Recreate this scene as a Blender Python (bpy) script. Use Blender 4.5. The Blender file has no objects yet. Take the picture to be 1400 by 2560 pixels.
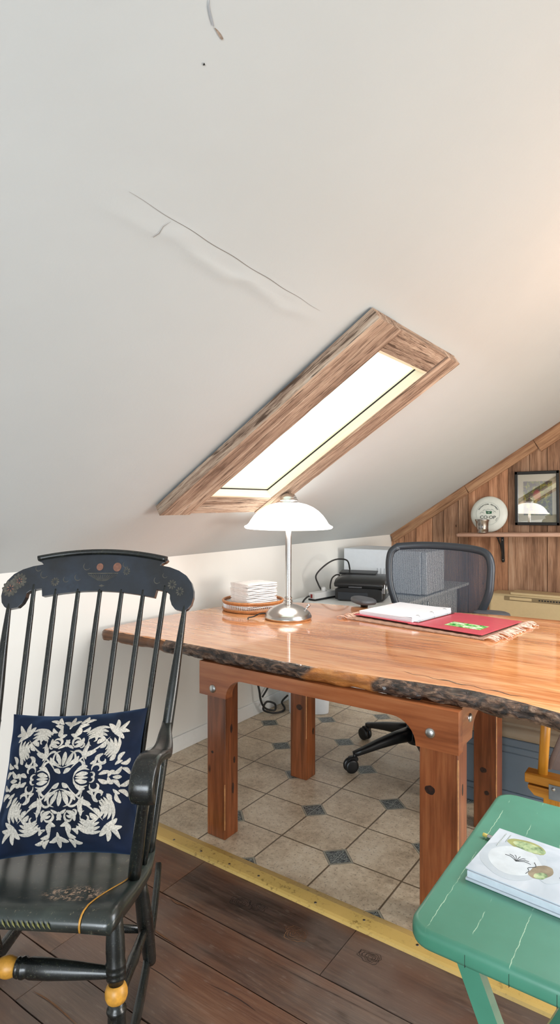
import bpy, bmesh, math, random
from mathutils import Vector, Matrix, noise as mnoise
from mathutils.geometry import tessellate_polygon
random.seed(7)
S = bpy.context.scene
COL = S.collection
PI = math.pi
R = math.radians

# ------------------------------------------------------------------ helpers
class MB:
    """collects shapes into one mesh"""
    def __init__(s):
        s.bm = bmesh.new(); s.mi = 0
    def _f(s, vs, smooth=False):
        try:
            f = s.bm.faces.new(vs); f.material_index = s.mi; f.smooth = smooth; return f
        except ValueError:
            return None
    def box(s, c, d, rot=None, bev=0.0, seg=2):
        M = Matrix.Translation(c)
        if rot is not None:
            M = M @ (rot.to_4x4() if isinstance(rot, Matrix) else rot)
        r = bmesh.ops.create_cube(s.bm, size=1.0)
        vs = r['verts']
        for v in vs: v.co = Vector((v.co.x*d[0], v.co.y*d[1], v.co.z*d[2]))
        fs = set(f for v in vs for f in v.link_faces)
        if bev > 0:
            es = list(set(e for v in vs for e in v.link_edges))
            rr = bmesh.ops.bevel(s.bm, geom=es, offset=bev, segments=seg, profile=.5, affect='EDGES')
            fs = set(f for f in rr['faces']) | set(f for f in fs if f.is_valid)
            vs = set(v for f in fs for v in f.verts)
            # all faces of this island
            vs = set(vs)
        for v in vs: v.co = M @ v.co
        for f in fs:
            if f.is_valid: f.material_index = s.mi; f.smooth = bev > 0
        return s
    def box2(s, a, b, bev=0.0):
        c = [(a[i]+b[i])/2 for i in range(3)]; d = [abs(b[i]-a[i]) for i in range(3)]
        return s.box(c, d, None, bev)
    def tube(s, pts, rad, n=12, cap=True, sx=1.0, closed=False):
        pts = [Vector(p) for p in pts]; m = len(pts)
        if not hasattr(rad, '__len__'): rad = [rad]*m
        rings = []; prev = None
        for i, p in enumerate(pts):
            if closed: t = pts[(i+1) % m]-pts[i-1]
            elif i == 0: t = pts[1]-pts[0]
            elif i == m-1: t = pts[-1]-pts[-2]
            else: t = (pts[i+1]-pts[i]).normalized()+(pts[i]-pts[i-1]).normalized()
            t.normalize()
            if prev is None:
                a = Vector((0, 0, 1)) if abs(t.z) < .9 else Vector((1, 0, 0))
                x = t.cross(a).normalized()
            else:
                x = (prev-t*prev.dot(t)).normalized()
            prev = x; y = t.cross(x)
            rings.append([s.bm.verts.new(p+(x*math.cos(2*PI*k/n)*sx+y*math.sin(2*PI*k/n))*rad[i]) for k in range(n)])
        for i in range(m if closed else m-1):
            A = rings[i]; B = rings[(i+1) % m]
            for k in range(n): s._f([A[k], A[(k+1) % n], B[(k+1) % n], B[k]], True)
        if cap and not closed:
            s._f(rings[0][::-1]); s._f(rings[-1])
        return s
    def lathe(s, prof, c=(0, 0, 0), n=40, M=None):
        """prof: list of (r, z); r=0 makes a pole"""
        rings = []; c = Vector(c)
        for r, z in prof:
            if r < 1e-6: ring = [s.bm.verts.new((0, 0, z))]
            else: ring = [s.bm.verts.new((r*math.cos(2*PI*k/n), r*math.sin(2*PI*k/n), z)) for k in range(n)]
            rings.append(ring)
        for A, B in zip(rings, rings[1:]):
            if len(A) == 1 and len(B) == 1: continue
            for k in range(n):
                if len(A) == 1: s._f([A[0], B[(k+1) % n], B[k]], True)
                elif len(B) == 1: s._f([A[k], A[(k+1) % n], B[0]], True)
                else: s._f([A[k], A[(k+1) % n], B[(k+1) % n], B[k]], True)
        for ring in rings:
            for v in ring: v.co = (M @ v.co if M is not None else v.co)+c
        return s
    def prism(s, poly, depth, fn, smooth=False):
        """poly 2D list; fn(a,b,d)->Vector for d in (0,depth)"""
        A = [s.bm.verts.new(fn(a, b, 0)) for a, b in poly]
        B = [s.bm.verts.new(fn(a, b, depth)) for a, b in poly]
        s._f(A[::-1]); s._f(B); n = len(poly)
        for k in range(n): s._f([A[k], A[(k+1) % n], B[(k+1) % n], B[k]], smooth)
        return s
    def grid(s, nu, nv, fn, smooth=True, closeu=False):
        V = [[s.bm.verts.new(fn(i/(nu-1) if not closeu else i/nu, j/(nv-1))) for j in range(nv)] for i in range(nu)]
        for i in range(nu if closeu else nu-1):
            for j in range(nv-1):
                s._f([V[i][j], V[(i+1) % nu][j], V[(i+1) % nu][j+1], V[i][j+1]], smooth)
        return s
    def sweep(s, pts, w, t, ups, n=16, cap=True, e=4):
        """rounded-rectangle section swept along pts; w,t lists; ups=width direction"""
        rings = []; m = len(pts); pts = [Vector(p) for p in pts]
        for i in range(m):
            tg = (pts[min(i+1, m-1)]-pts[max(i-1, 0)]).normalized()
            x = Vector(ups[i] if isinstance(ups, list) else ups); x = (x-tg*x.dot(tg)).normalized(); y = tg.cross(x)
            ring = []
            for k in range(n):
                a = 2*PI*(k+.5)/n; cx, cy = math.cos(a), math.sin(a)
                q = (abs(cx)**e+abs(cy)**e)**(-1/e)
                ring.append(s.bm.verts.new(pts[i]+x*cx*q*w[i]/2+y*cy*q*t[i]/2))
            rings.append(ring)
        for A, B in zip(rings, rings[1:]):
            for k in range(n): s._f([A[k], A[(k+1) % n], B[(k+1) % n], B[k]], True)
        if cap: s._f(rings[0][::-1]); s._f(rings[-1])
        return s
    def build(s, name, m, parent=None, loc=None, rot=None, fixn=True):
        if fixn: bmesh.ops.recalc_face_normals(s.bm, faces=s.bm.faces)
        me = bpy.data.meshes.new(name); s.bm.to_mesh(me); s.bm.free()
        for q in (m if isinstance(m, (list, tuple)) else [m]): me.materials.append(q)
        o = bpy.data.objects.new(name, me); COL.objects.link(o)
        if parent is not None: o.parent = parent
        if loc is not None: o.location = loc
        if rot is not None: o.rotation_euler = rot
        return o

def thing(name, label, cat, loc=(0, 0, 0), rotz=0, group=None):
    o = bpy.data.objects.new(name, None); COL.objects.link(o); o.empty_display_size = .05
    o.location = loc; o.rotation_euler = (0, 0, rotz)
    return tag(o, label, cat, group)
def tag(o, label, cat, group=None):
    o['label'] = label; o['category'] = cat
    if group: o['group'] = group
    return o
def struct(o, label=None, cat=None):
    o['kind'] = 'structure'
    if label: o['label'] = label
    if cat: o['category'] = cat
    return o
def dup_tree(o, parent=None):
    c = o.copy(); COL.objects.link(c)
    if parent is not None: c.parent = parent
    for ch in list(o.children): dup_tree(ch, c)
    return c
def smooth_path(pts, k=6):
    """Catmull-Rom through points"""
    pts = [Vector(p) for p in pts]; out = []
    for i in range(len(pts)-1):
        p0 = pts[max(i-1, 0)]; p1 = pts[i]; p2 = pts[i+1]; p3 = pts[min(i+2, len(pts)-1)]
        for j in range(k):
            t = j/k
            out.append(.5*((2*p1)+(p2-p0)*t+(2*p0-5*p1+4*p2-p3)*t*t+(3*p1-p0-3*p2+p3)*t**3))
    out.append(pts[-1]); return out
def text_mb(txt, size, extrude=.0006):
    cu = bpy.data.curves.new('t', 'FONT'); cu.body = txt; cu.size = size; cu.align_x = 'CENTER'; cu.align_y = 'CENTER'; cu.extrude = extrude
    ob = bpy.data.objects.new('t', cu); COL.objects.link(ob)
    bpy.context.view_layer.update()
    me = bpy.data.meshes.new_from_object(ob.evaluated_get(bpy.context.evaluated_depsgraph_get()))
    bpy.data.objects.remove(ob); bpy.data.curves.remove(cu)
    return me

# ------------------------------------------------------------------ materials
def lin(h):
    if not isinstance(h, str): return (*h, 1)
    h = h.lstrip('#'); v = [int(h[i:i+2], 16)/255 for i in (0, 2, 4)]
    return tuple(c/12.92 if c <= .04045 else ((c+.055)/1.055)**2.4 for c in v)+(1,)
class NT:
    def __init__(s, name):
        s.m = bpy.data.materials.new(name); s.m.use_nodes = True; s.t = s.m.node_tree; s.t.nodes.clear()
        s.out = s.n('ShaderNodeOutputMaterial'); s.b = s.n('ShaderNodeBsdfPrincipled'); s.l(s.b.outputs[0], s.out.inputs[0])
    def n(s, k, **kw):
        x = s.t.nodes.new(k)
        for a, b in kw.items(): setattr(x, a, b)
        return x
    def l(s, a, b): s.t.links.new(a, b)
    def set(s, **kw):
        for k, v in kw.items():
            i = s.b.inputs[{'base': 'Base Color', 'rough': 'Roughness', 'metal': 'Metallic', 'spec': 'Specular IOR Level', 'coat': 'Coat Weight', 'coatr': 'Coat Roughness',
                            'emit': 'Emission Color', 'emits': 'Emission Strength', 'trans': 'Transmission Weight', 'sheen': 'Sheen Weight', 'normal': 'Normal', 'sss': 'Subsurface Weight', 'alpha': 'Alpha'}[k]]
            if hasattr(v, 'is_linked'): s.l(v, i)
            else: i.default_value = v
        return s
    def math(s, op, a, b=None, c=None):
        x = s.n('ShaderNodeMath', operation=op)
        for i, v in enumerate((a, b, c)):
            if v is None: continue
            if hasattr(v, 'is_linked'): s.l(v, x.inputs[i])
            else: x.inputs[i].default_value = v
        return x.outputs[0]
    def coord(s, scale=(1, 1, 1), loc=(0, 0, 0), rot=(0, 0, 0), kind='Object', island=0.0):
        tc = s.n('ShaderNodeTexCoord').outputs[kind]
        if island:
            g = s.n('ShaderNodeNewGeometry'); sc = s.n('ShaderNodeVectorMath', operation='SCALE')
            cb = s.n('ShaderNodeCombineXYZ')
            r = g.outputs['Random Per Island']
            s.l(s.math('MULTIPLY', r, island), cb.inputs[0]); s.l(s.math('MULTIPLY', r, island*1.7), cb.inputs[1]); s.l(s.math('MULTIPLY', r, island*.6), cb.inputs[2])
            ad = s.n('ShaderNodeVectorMath', operation='ADD'); s.l(tc, ad.inputs[0]); s.l(cb.outputs[0], ad.inputs[1]); tc = ad.outputs[0]
        mp = s.n('ShaderNodeMapping'); s.l(tc, mp.inputs[0])
        mp.inputs['Scale'].default_value = scale; mp.inputs['Location'].default_value = loc; mp.inputs['Rotation'].default_value = rot
        return mp.outputs[0]
    def noise(s, vec, scale=5, detail=4, rough=.55, dist=0):
        x = s.n('ShaderNodeTexNoise'); s.l(vec, x.inputs['Vector']); x.inputs['Scale'].default_value = scale
        x.inputs['Detail'].default_value = detail; x.inputs['Roughness'].default_value = rough; x.inputs['Distortion'].default_value = dist
        return x.outputs[0]
    def vor(s, vec, scale=5, feature='F1'):
        x = s.n('ShaderNodeTexVoronoi', feature=feature); s.l(vec, x.inputs['Vector']); x.inputs['Scale'].default_value = scale
        return x.outputs[0]
    def wave(s, vec, scale=5, dist=5, detail=3, dscale=1.5, bands='X'):
        x = s.n('ShaderNodeTexWave', bands_direction=bands); s.l(vec, x.inputs['Vector']); x.inputs['Scale'].default_value = scale
        x.inputs['Distortion'].default_value = dist; x.inputs['Detail'].default_value = detail; x.inputs['Detail Scale'].default_value = dscale
        return x.outputs['Fac']
    def ramp(s, fac, stops, interp='LINEAR'):
        x = s.n('ShaderNodeValToRGB'); s.l(fac, x.inputs[0]); cr = x.color_ramp; cr.interpolation = interp
        while len(cr.elements) < len(stops): cr.elements.new(.5)
        for e, (p, c) in zip(cr.elements, stops): e.position = p; e.color = lin(c)
        return x.outputs[0]
    def step(s, fac, a, b):
        x = s.n('ShaderNodeMapRange', interpolation_type='SMOOTHSTEP'); s.l(fac, x.inputs[0]); x.inputs[1].default_value = a; x.inputs[2].default_value = b
        return x.outputs[0]
    def mix(s, fac, a, b, mode='MIX'):
        x = s.n('ShaderNodeMix', data_type='RGBA', blend_type=mode)
        for k, v in ((0, fac), (6, a), (7, b)):
            sock = x.inputs[k]
            if hasattr(v, 'is_linked'): s.l(v, sock)
            elif k == 0: sock.default_value = v
            else: sock.default_value = lin(v)
        return x.outputs[2]
    def bump(s, h, strength=.3, dist=.002):
        x = s.n('ShaderNodeBump'); s.l(h, x.inputs['Height']); x.inputs['Strength'].default_value = strength; x.inputs['Distance'].default_value = dist
        s.l(x.outputs[0], s.b.inputs['Normal']); return s

def plain(name, col, rough=.5, metal=0, spec=.5, coat=0, vary=.06, vscale=30, bump=0):
    t = NT(name); v = t.coord(); n = t.noise(v, vscale, 3)
    c = lin(col)[:3]
    t.set(base=t.ramp(n, [(.3, tuple(max(0, x*(1-vary)) for x in c)), (.7, tuple(min(1, x*(1+vary)) for x in c))]), rough=rough, metal=metal, spec=spec, coat=coat)
    if bump: t.bump(t.noise(v, vscale*6, 2), bump, .001)
    return t.m

def wood(name, axis, cols, grain=60, rough=.5, coat=0, coatr=.1, spec=.5, knots=None, island=0, tint=None, bump=.25, bdist=.001, blot=.35, stretch=22, dark='#2a1a10', darkamt=0.0, contrast=1.9):
    """axis: grain axis in object space"""
    t = NT(name)
    sc = [1.0, 1.0, 1.0]; sc['xyz'.index(axis)] = 1.0/stretch
    v = t.coord(tuple(sc), island=island)
    v2 = t.coord(tuple(1.0 if q == 1 else .25 for q in sc), island=island)
    big = t.noise(v, grain*.16, 5, .6, .6); fine = t.noise(v, grain*1.6, 4, .65)
    mix1 = t.math('ADD', t.math('MULTIPLY', big, .62), t.math('MULTIPLY', fine, .38))
    mix1 = t.math('ADD', t.math('MULTIPLY', t.math('SUBTRACT', mix1, .5), contrast), .5)
    col = t.ramp(mix1, cols)
    if blot:
        bl = t.noise(v2, 4.5, 4, .6)
        col = t.mix(t.math('MULTIPLY', t.step(bl, .42, .68), blot), col, cols[0][1], 'MULTIPLY')
    if tint:   # per-board tint
        g = t.n('ShaderNodeNewGeometry').outputs['Random Per Island']
        col = t.mix(.8, col, t.ramp(g, tint, 'CONSTANT'), 'MULTIPLY')
    if darkamt:
        st = t.noise(v, grain*.55, 3, .7)
        col = t.mix(t.math('MULTIPLY', t.step(st, .55, .64), darkamt), col, dark)
    if knots:
        ks = [1.0, 1.0, 1.0]; ks['xyz'.index(axis)] = .45
        kv = t.coord(tuple(ks), island=island)
        nv = t.n('ShaderNodeVectorMath', operation='ADD'); t.l(kv, nv.inputs[0])
        nn = t.n('ShaderNodeTexNoise'); t.l(kv, nn.inputs['Vector']); nn.inputs['Scale'].default_value = 40
        sv = t.n('ShaderNodeVectorMath', operation='SCALE'); t.l(nn.outputs[1], sv.inputs[0]); sv.inputs['Scale'].default_value = .012
        t.l(sv.outputs[0], nv.inputs[1])
        k = t.vor(nv.outputs[0], knots[0])
        col = t.mix(t.math('MULTIPLY', t.math('SUBTRACT', 1.0, t.step(k, knots[1]*.35, knots[1])), .9), col, dark)
    t.set(base=col, rough=rough, coat=coat, coatr=coatr, spec=spec)
    t.bump(t.math('ADD', fine, big), bump, bdist)
    return t.m

M = {}
# plaster and paint
def paint(name, col, vary=.03):
    t = NT(name); v = t.coord(); c = lin(col)[:3]
    n = t.noise(v, 2.2, 4, .6)
    t.set(base=t.ramp(n, [(.3, tuple(x*(1-vary) for x in c)), (.7, c)]), rough=.62, spec=.25)
    a = t.noise(t.coord((1, 1, 1)), 9, 5, .6); b = t.noise(v, 160, 2, .5)
    t.bump(t.math('ADD', t.math('MULTIPLY', a, 1.0), t.math('MULTIPLY', b, .06)), .35, .004)
    return t.m
M['ceil'] = paint('ceiling_paint', '#c3c8c8')
M['wall'] = paint('knee_wall_paint', '#e9e8e2')
M['basebd'] = plain('baseboard_paint', '#eef0ee', .45, vary=.02)
M['crack'] = plain('crack_dark', '#807b74', .9)
M['chip'] = plain('chip_brown', '#9a8a7c', .9, vary=.3, vscale=90)
M['black'] = plain('speck_black', '#151515', .8)
M['barn'] = wood('weathered_barn_wood', 'x', [(.25, '#7a6252'), (.45, '#b09682'), (.6, '#cbb39c'), (.8, '#e2d3c2')], 190, .85, spec=.2, bump=.9, bdist=.004, blot=.4, stretch=18, dark='#3a281c', darkamt=.75)
M['barn_y'] = wood('weathered_barn_wood_cross', 'y', [(.25, '#786354'), (.45, '#a9917e'), (.6, '#c4ad98'), (.8, '#dccdbb')], 190, .85, spec=.2, bump=.9, bdist=.004, blot=.4, stretch=18, dark='#3a281c', darkamt=.75)
M['jamb'] = wood('pale_jamb_wood', 'x', [(.3, '#e2cfb0'), (.7, '#efe2cc')], 40, .5, blot=.1)
M['jamb_y'] = wood('pale_jamb_wood_cross', 'y', [(.3, '#e2cfb0'), (.7, '#efe2cc')], 40, .5, blot=.1)
M['gable'] = wood('old_wall_planks', 'z', [(.22, '#7d604e'), (.42, '#aa866b'), (.58, '#c7a083'), (.8, '#dabb9e')], 90, .75, spec=.25, island=7.3, bump=.7, bdist=.003, blot=.55,
                  tint=[(0, '#d6cec6'), (.2, '#fff0e2'), (.4, '#c9c2bb'), (.6, '#ffe6d2'), (.8, '#e3dad2')], stretch=20, dark='#3a281c', darkamt=.3, knots=(6.5, .06))
M['rake'] = wood('rake_trim_wood', 'x', [(.22, '#6b4d39'), (.42, '#9a7256'), (.58, '#b58c6a'), (.8, '#cda883')], 60, .8, spec=.2, island=5.1, bump=.7, bdist=.003, blot=.5, darkamt=.45, knots=(7, .06))
M['gap'] = plain('gap_dark', '#20150e', .9)
M['splinter'] = wood('splintered_wood', 'x', [(.2, '#2f1b10'), (.5, '#6d482c'), (.8, '#a07650')], 90, .8, bump=.8, bdist=.004, stretch=8)
M['shelf'] = wood('shelf_wood', 'x', [(.3, '#a97f66'), (.5, '#c49b82'), (.7, '#d5b09a')], 60, .6, blot=.3, bump=.3)
def floor_mat():
    t = NT('worn_floor_planks')
    v = t.coord((.07, 1, 1), island=9.7); v2 = t.coord((.35, 1, 1), island=9.7); v3 = t.coord((1, 1, 1))
    g1 = t.noise(v, 11, 5, .62, .8); g2 = t.noise(v, 95, 4, .65); b1 = t.noise(v2, 4.2, 4, .6); b2 = t.noise(v3, 1.7, 3, .6); sc = t.noise(t.coord((.22, 1, 1), rot=(0, 0, .5)), 85, 3, .6)
    m = t.math('ADD', t.math('MULTIPLY', g1, .65), t.math('MULTIPLY', g2, .35))
    m = t.math('ADD', t.math('MULTIPLY', t.math('SUBTRACT', m, .5), 1.45), .5)
    c = t.ramp(m, [(.22, '#2b211a'), (.42, '#54423a'), (.58, '#6d5647'), (.8, '#8e7767')])
    c = t.mix(t.math('MULTIPLY', t.step(b1, .44, .64), .38), c, '#7a4a2e')
    c = t.mix(t.math('MULTIPLY', t.step(b2, .45, .62), .42), c, '#7d756d')
    c = t.mix(t.math('MULTIPLY', t.step(sc, .60, .68), .2), c, '#9c8f84')
    c = t.mix(t.math('MULTIPLY', t.step(t.noise(v2, 9, 4, .65), .58, .70), .55), c, '#251b14')
    gi = t.n('ShaderNodeNewGeometry').outputs['Random Per Island']
    c = t.mix(.8, c, t.ramp(gi, [(0, '#e9dfd8'), (.25, '#ffe2cc'), (.5, '#dcd3cd'), (.75, '#f2d8c4')], 'CONSTANT'), 'MULTIPLY')
    t.set(base=c, rough=t.ramp(b2, [(.35, (.30,)*3), (.65, (.46,)*3)]), spec=.5); t.bump(t.math('ADD', g2, g1), .5, .003); return t.m
M['floorwood'] = floor_mat()
M['tabletop'] = wood('varnished_slab', 'x', [(.2, '#a2592c'), (.38, '#cf834c'), (.52, '#e29b62'), (.68, '#efb47e'), (.85, '#f5c596')], 34, .14, coat=.7, coatr=.05, spec=.5, bump=.16, bdist=.0015, blot=.3, stretch=9, dark='#9a552a', darkamt=.45)
M['legwood'] = wood('stained_fir', 'z', [(.2, '#4a2412'), (.42, '#77401f'), (.58, '#8e4f2c'), (.8, '#a8693f')], 40, .3, coat=.25, spec=.5, bump=.2, blot=.5, island=3.3, stretch=16, knots=(8, .1), dark='#1c0d06', darkamt=.25)
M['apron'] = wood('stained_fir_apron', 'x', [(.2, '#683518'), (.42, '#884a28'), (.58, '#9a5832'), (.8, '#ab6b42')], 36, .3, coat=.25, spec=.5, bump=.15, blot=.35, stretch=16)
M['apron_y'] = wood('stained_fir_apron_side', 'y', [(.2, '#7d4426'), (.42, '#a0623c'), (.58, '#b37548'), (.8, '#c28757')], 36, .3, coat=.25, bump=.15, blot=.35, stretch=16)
t = NT('live_edge_bark'); v = t.coord((.5, 1, 1.5)); n = t.noise(v, 38, 6, .7, .8); n2 = t.noise(t.coord((.5, 1, 1)), 7, 3)
bark = t.ramp(n, [(.36, '#0d0805'), (.47, '#35241a'), (.55, '#654a38'), (.66, '#92765f')])
bare = t.ramp(t.noise(t.coord((.4, 1, 1)), 30, 4), [(.3, '#8a4c1c'), (.6, '#c07a38'), (.8, '#d89a58')])
# the bark has fallen off along one stretch of the edge
x = t.n('ShaderNodeSeparateXYZ'); t.l(t.n('ShaderNodeTexCoord').outputs['Object'], x.inputs[0])
xx = t.math('ADD', x.outputs[0], t.math('MULTIPLY', n2, .16))
bm_ = t.math('MULTIPLY', t.step(xx, .06, .085), t.math('SUBTRACT', 1.0, t.step(xx, .32, .345)))
t.set(base=t.mix(bm_, bark, bare), rough=.4, coat=.35, spec=.5); t.bump(n, 1.0, .012); M['bark'] = t.m
M['edgewood'] = wood('slab_end_edge', 'x', [(.25, '#3b2415'), (.5, '#6f4729'), (.75, '#936741')], 40, .4, bump=.5, bdist=.003)
# tile floor: octagons with dark leaf insets
def tile_mat():
    t = NT('octagon_tile'); tc = t.n('ShaderNodeTexCoord').outputs['Object']
    sp = t.n('ShaderNodeSeparateXYZ'); t.l(tc, sp.inputs[0])
    a, b = .2565, .2435
    X = t.math('DIVIDE', t.math('ADD', sp.outputs[0], 1.384), a); Y = t.math('DIVIDE', t.math('SUBTRACT', sp.outputs[1], 1.740), b)
    gx = t.math('ABSOLUTE', t.math('SUBTRACT', X, t.math('ROUND', X))); gy = t.math('ABSOLUTE', t.math('SUBTRACT', Y, t.math('ROUND', Y)))
    p = t.math('MULTIPLY', t.math('ADD', X, Y), .5); q = t.math('MULTIPLY', t.math('SUBTRACT', X, Y), .5)
    fp = t.math('SUBTRACT', p, t.math('ROUND', p)); fq = t.math('SUBTRACT', q, t.math('ROUND', q))
    d = t.math('MULTIPLY', t.math('MAXIMUM', t.math('ABSOLUTE', fp), t.math('ABSOLUTE', fq)), 2.0)   # 0 centre .. grows, diamond distance in tiles
    fx = t.math('ABSOLUTE', t.math('ADD', fp, fq)); fy = t.math('ABSOLUTE', t.math('SUBTRACT', fp, fq))
    line = t.math('SUBTRACT', 1.0, t.step(t.math('MINIMUM', gx, gy), .008, .017))
    inset = t.math('SUBTRACT', 1.0, t.step(d, .262, .268))
    border = t.math('MULTIPLY', inset, t.step(d, .212, .222))
    rim = t.math('MULTIPLY', inset, t.step(d, .252, .26))
    cross = t.math('SUBTRACT', 1.0, t.step(t.math('MINIMUM', fx, fy), .003, .009))
    v = t.coord((1, 1, 1)); n1 = t.noise(v, 5, 6, .65); n2 = t.noise(v, 38, 4, .7); n3 = t.noise(v, 2.0, 3)
    stone = t.ramp(t.math('ADD', t.math('MULTIPLY', n1, .6), t.math('MULTIPLY', n2, .4)), [(.34, '#9f8c75'), (.45, '#c7b398'), (.55, '#dac9af'), (.68, '#e7dac5')])
    stone = t.mix(t.math('MULTIPLY', t.step(t.noise(v, 110, 2, .5), .60, .66), .5), stone, '#6b5b49')
    leaf = t.step(t.wave(t.coord((1, 1, 1), rot=(0, 0, R(45))), 34, 9, 2, 3), .5, .62)
    icol = t.mix(leaf, '#2b3137', '#8d938e'); icol = t.mix(cross, icol, '#8f948d')
    icol = t.mix(border, icol, '#a09b8b'); icol = t.mix(t.math('MULTIPLY', rim, .8), icol, '#4c4a44')
    ring = t.math('MULTIPLY', inset, t.math('MULTIPLY', t.step(d, .205, .21), t.math('SUBTRACT', 1.0, t.step(d, .215, .22))))
    icol = t.mix(ring, icol, '#2c2c2a')
    col = t.mix(line, stone, '#6d5c48'); col = t.mix(inset, col, icol)
    t.set(base=col, rough=.36, spec=.5)
    h = t.math('SUBTRACT', t.math('MULTIPLY', n2, .25), t.math('MAXIMUM', line, rim)); t.bump(h, .35, .002)
    return t.m
M['tile'] = tile_mat()
t = NT('threshold_gold'); v = t.coord(); n = t.noise(v, 60, 5, .7); n2 = t.noise(v, 3.0, 2)
t.set(base=t.mix(t.math('MULTIPLY', t.step(n, .53, .66), t.step(n2, .42, .62)), t.ramp(n2, [(.35, '#cfab62'), (.65, '#b99d58')]), '#7a6230'), rough=.42, spec=.5); t.bump(n, .3, .001); M['gold_strip'] = t.m
# chair
t = NT('worn_black_paint'); v = t.coord(); n = t.noise(v, 130, 5, .75); n2 = t.noise(v, 9, 4, .6); n3 = t.noise(v, 420, 2, .5)
c = t.ramp(n2, [(.3, '#0b0d0c'), (.55, '#161a19'), (.75, '#222826')])
c = t.mix(t.math('MULTIPLY', t.step(n, .57, .66), .6), c, '#4a4b38'); c = t.mix(t.math('MULTIPLY', t.step(n3, .66, .72), .3), c, '#8f9a92')
t.set(base=c, rough=t.ramp(n2, [(.3, (.22,)*3), (.7, (.38,)*3)]), spec=.5, coat=.25, coatr=.25); t.bump(n, .12, .001); M['chair'] = t.m
t = NT('worn_black_seat'); v = t.coord((1, .55, 1)); n = t.noise(v, 120, 5, .75); n2 = t.noise(v, 7, 4, .6)
c = t.ramp(n2, [(.3, '#171c19'), (.55, '#2b332f'), (.75, '#434b43')])
sp = t.n('ShaderNodeSeparateXYZ'); t.l(t.n('ShaderNodeTexCoord').outputs['Object'], sp.inputs[0])
dx = t.math('DIVIDE', t.math('SUBTRACT', sp.outputs[0], .125), .075); dy = t.math('DIVIDE', t.math('ADD', sp.outputs[1], .12), .05)
dd = t.math('ADD', t.math('MULTIPLY', dx, dx), t.math('MULTIPLY', dy, dy))
wear = t.math('MULTIPLY', t.math('SUBTRACT', 1.0, t.step(dd, .2, 1.4)), t.step(t.noise(t.coord((1.0, .6, 1)), 95, 5, .75), .5, .57))
c = t.mix(wear, c, '#b99a80'); c = t.mix(t.math('MULTIPLY', t.step(n, .60, .67), .5), c, '#8a836a')
t.set(base=c, rough=.3, spec=.6, coat=.3, coatr=.2); t.bump(n, .12, .001); M['seat'] = t.m
t = NT('crest_blue_black'); v = t.coord(); n2 = t.noise(v, 8, 4, .6)
t.set(base=t.ramp(n2, [(.35, '#0d1116'), (.6, '#1b2430'), (.75, '#2a3746')]), rough=.3, spec=.6, coat=.3, coatr=.15); t.bump(t.noise(v, 90, 3), .1, .001); M['crest'] = t.m
M['goldpaint'] = plain('gold_paint', '#c08a35', .4, vary=.25, vscale=60)
M['stencil'] = plain('faded_stencil', '#4b483f', .5, vary=.45, vscale=80)
M['peach'] = plain('stencil_peach', '#7c5443', .5, vary=.25, vscale=80)
M['leafgold'] = plain('faded_gold_leaf', '#6d6a2e', .5, vary=.4, vscale=50)
t = NT('navy_velvet'); v = t.coord(); n = t.noise(v, 10, 4, .6)
t.set(base=t.ramp(n, [(.3, '#070c17'), (.7, '#0f1b33')]), rough=.8, spec=.2, sheen=.45); t.b.inputs['Sheen Tint'].default_value = lin('#5b7fae'); t.bump(t.noise(v, 300, 2), .2, .001); M['velvet'] = t.m
t = NT('embroidery_thread'); v = t.coord(); n = t.noise(v, 260, 2)
t.set(base=t.ramp(n, [(.3, '#a19b90'), (.7, '#cdc6ba')]), rough=.7, spec=.3); t.bump(n, .6, .001); M['thread'] = t.m
# lamp etc
M['nickel'] = plain('brushed_nickel', '#c9c8c5', .24, metal=1, vary=.03)
t = NT('white_lamp_glass'); v = t.coord(); t.set(base=t.ramp(t.noise(v, 4, 2), [(.3, '#fafafa'), (.7, '#ffffff')]), rough=.12, spec=.5, emit=lin('#fffaf2'), emits=1.7); M['lampglass'] = t.m
M['plasticblack'] = plain('black_plastic', '#1b1c1d', .35, vary=.1)
M['cord'] = plain('cord_rubber', '#1d1c1a', .45)
t = NT('paper_napkin'); t.set(base=t.ramp(t.noise(t.coord((1, 1, 6)), 50, 3), [(.3, '#e9e5e0'), (.7, '#fbf9f7')]), rough=.9, spec=.1); t.bump(t.noise(t.coord(), 70, 3), .4, .002); M['napkin'] = t.m
M['rattan'] = plain('rattan', '#c48a58', .45, vary=.25, vscale=60)
M['rattan_d'] = plain('rattan_rim', '#b87a48', .4, vary=.2, vscale=60)
t = NT('woven_mat'); v = t.coord(); w = t.wave(v, 70, .6, 1, 1, 'X'); w2 = t.noise(v, 60, 3)
t.set(base=t.mix(w, t.ramp(w2, [(.3, '#7d4f3c'), (.7, '#b98a70')]), '#d8b39b'), rough=.9, spec=.1); t.bump(w, .8, .003); M['mat'] = t.m
M['fringe'] = plain('fringe_thread', '#d9b49f', .9, vary=.25, vscale=90)
M['binder'] = plain('red_vinyl', '#cb4f5a', .35, vary=.05)
t = NT('printed_page'); v = t.coord((3, 26, 1)); n = t.noise(v, 9, 3, .6)
t.set(base=t.mix(t.math('MULTIPLY', t.step(n, .58, .68), .25), '#f5f5f8', '#a9adc4'), rough=.7, spec=.2); M['page'] = t.m
t = NT('green_card'); v = t.coord(); n = t.noise(v, 26, 3, .6)
t.set(base=t.ramp(n, [(.3, '#0d5a2c'), (.42, '#24a83a'), (.52, '#b9e38c'), (.6, '#f3f6ea'), (.75, '#7fd05c')]), rough=.25); M['card'] = t.m
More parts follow.
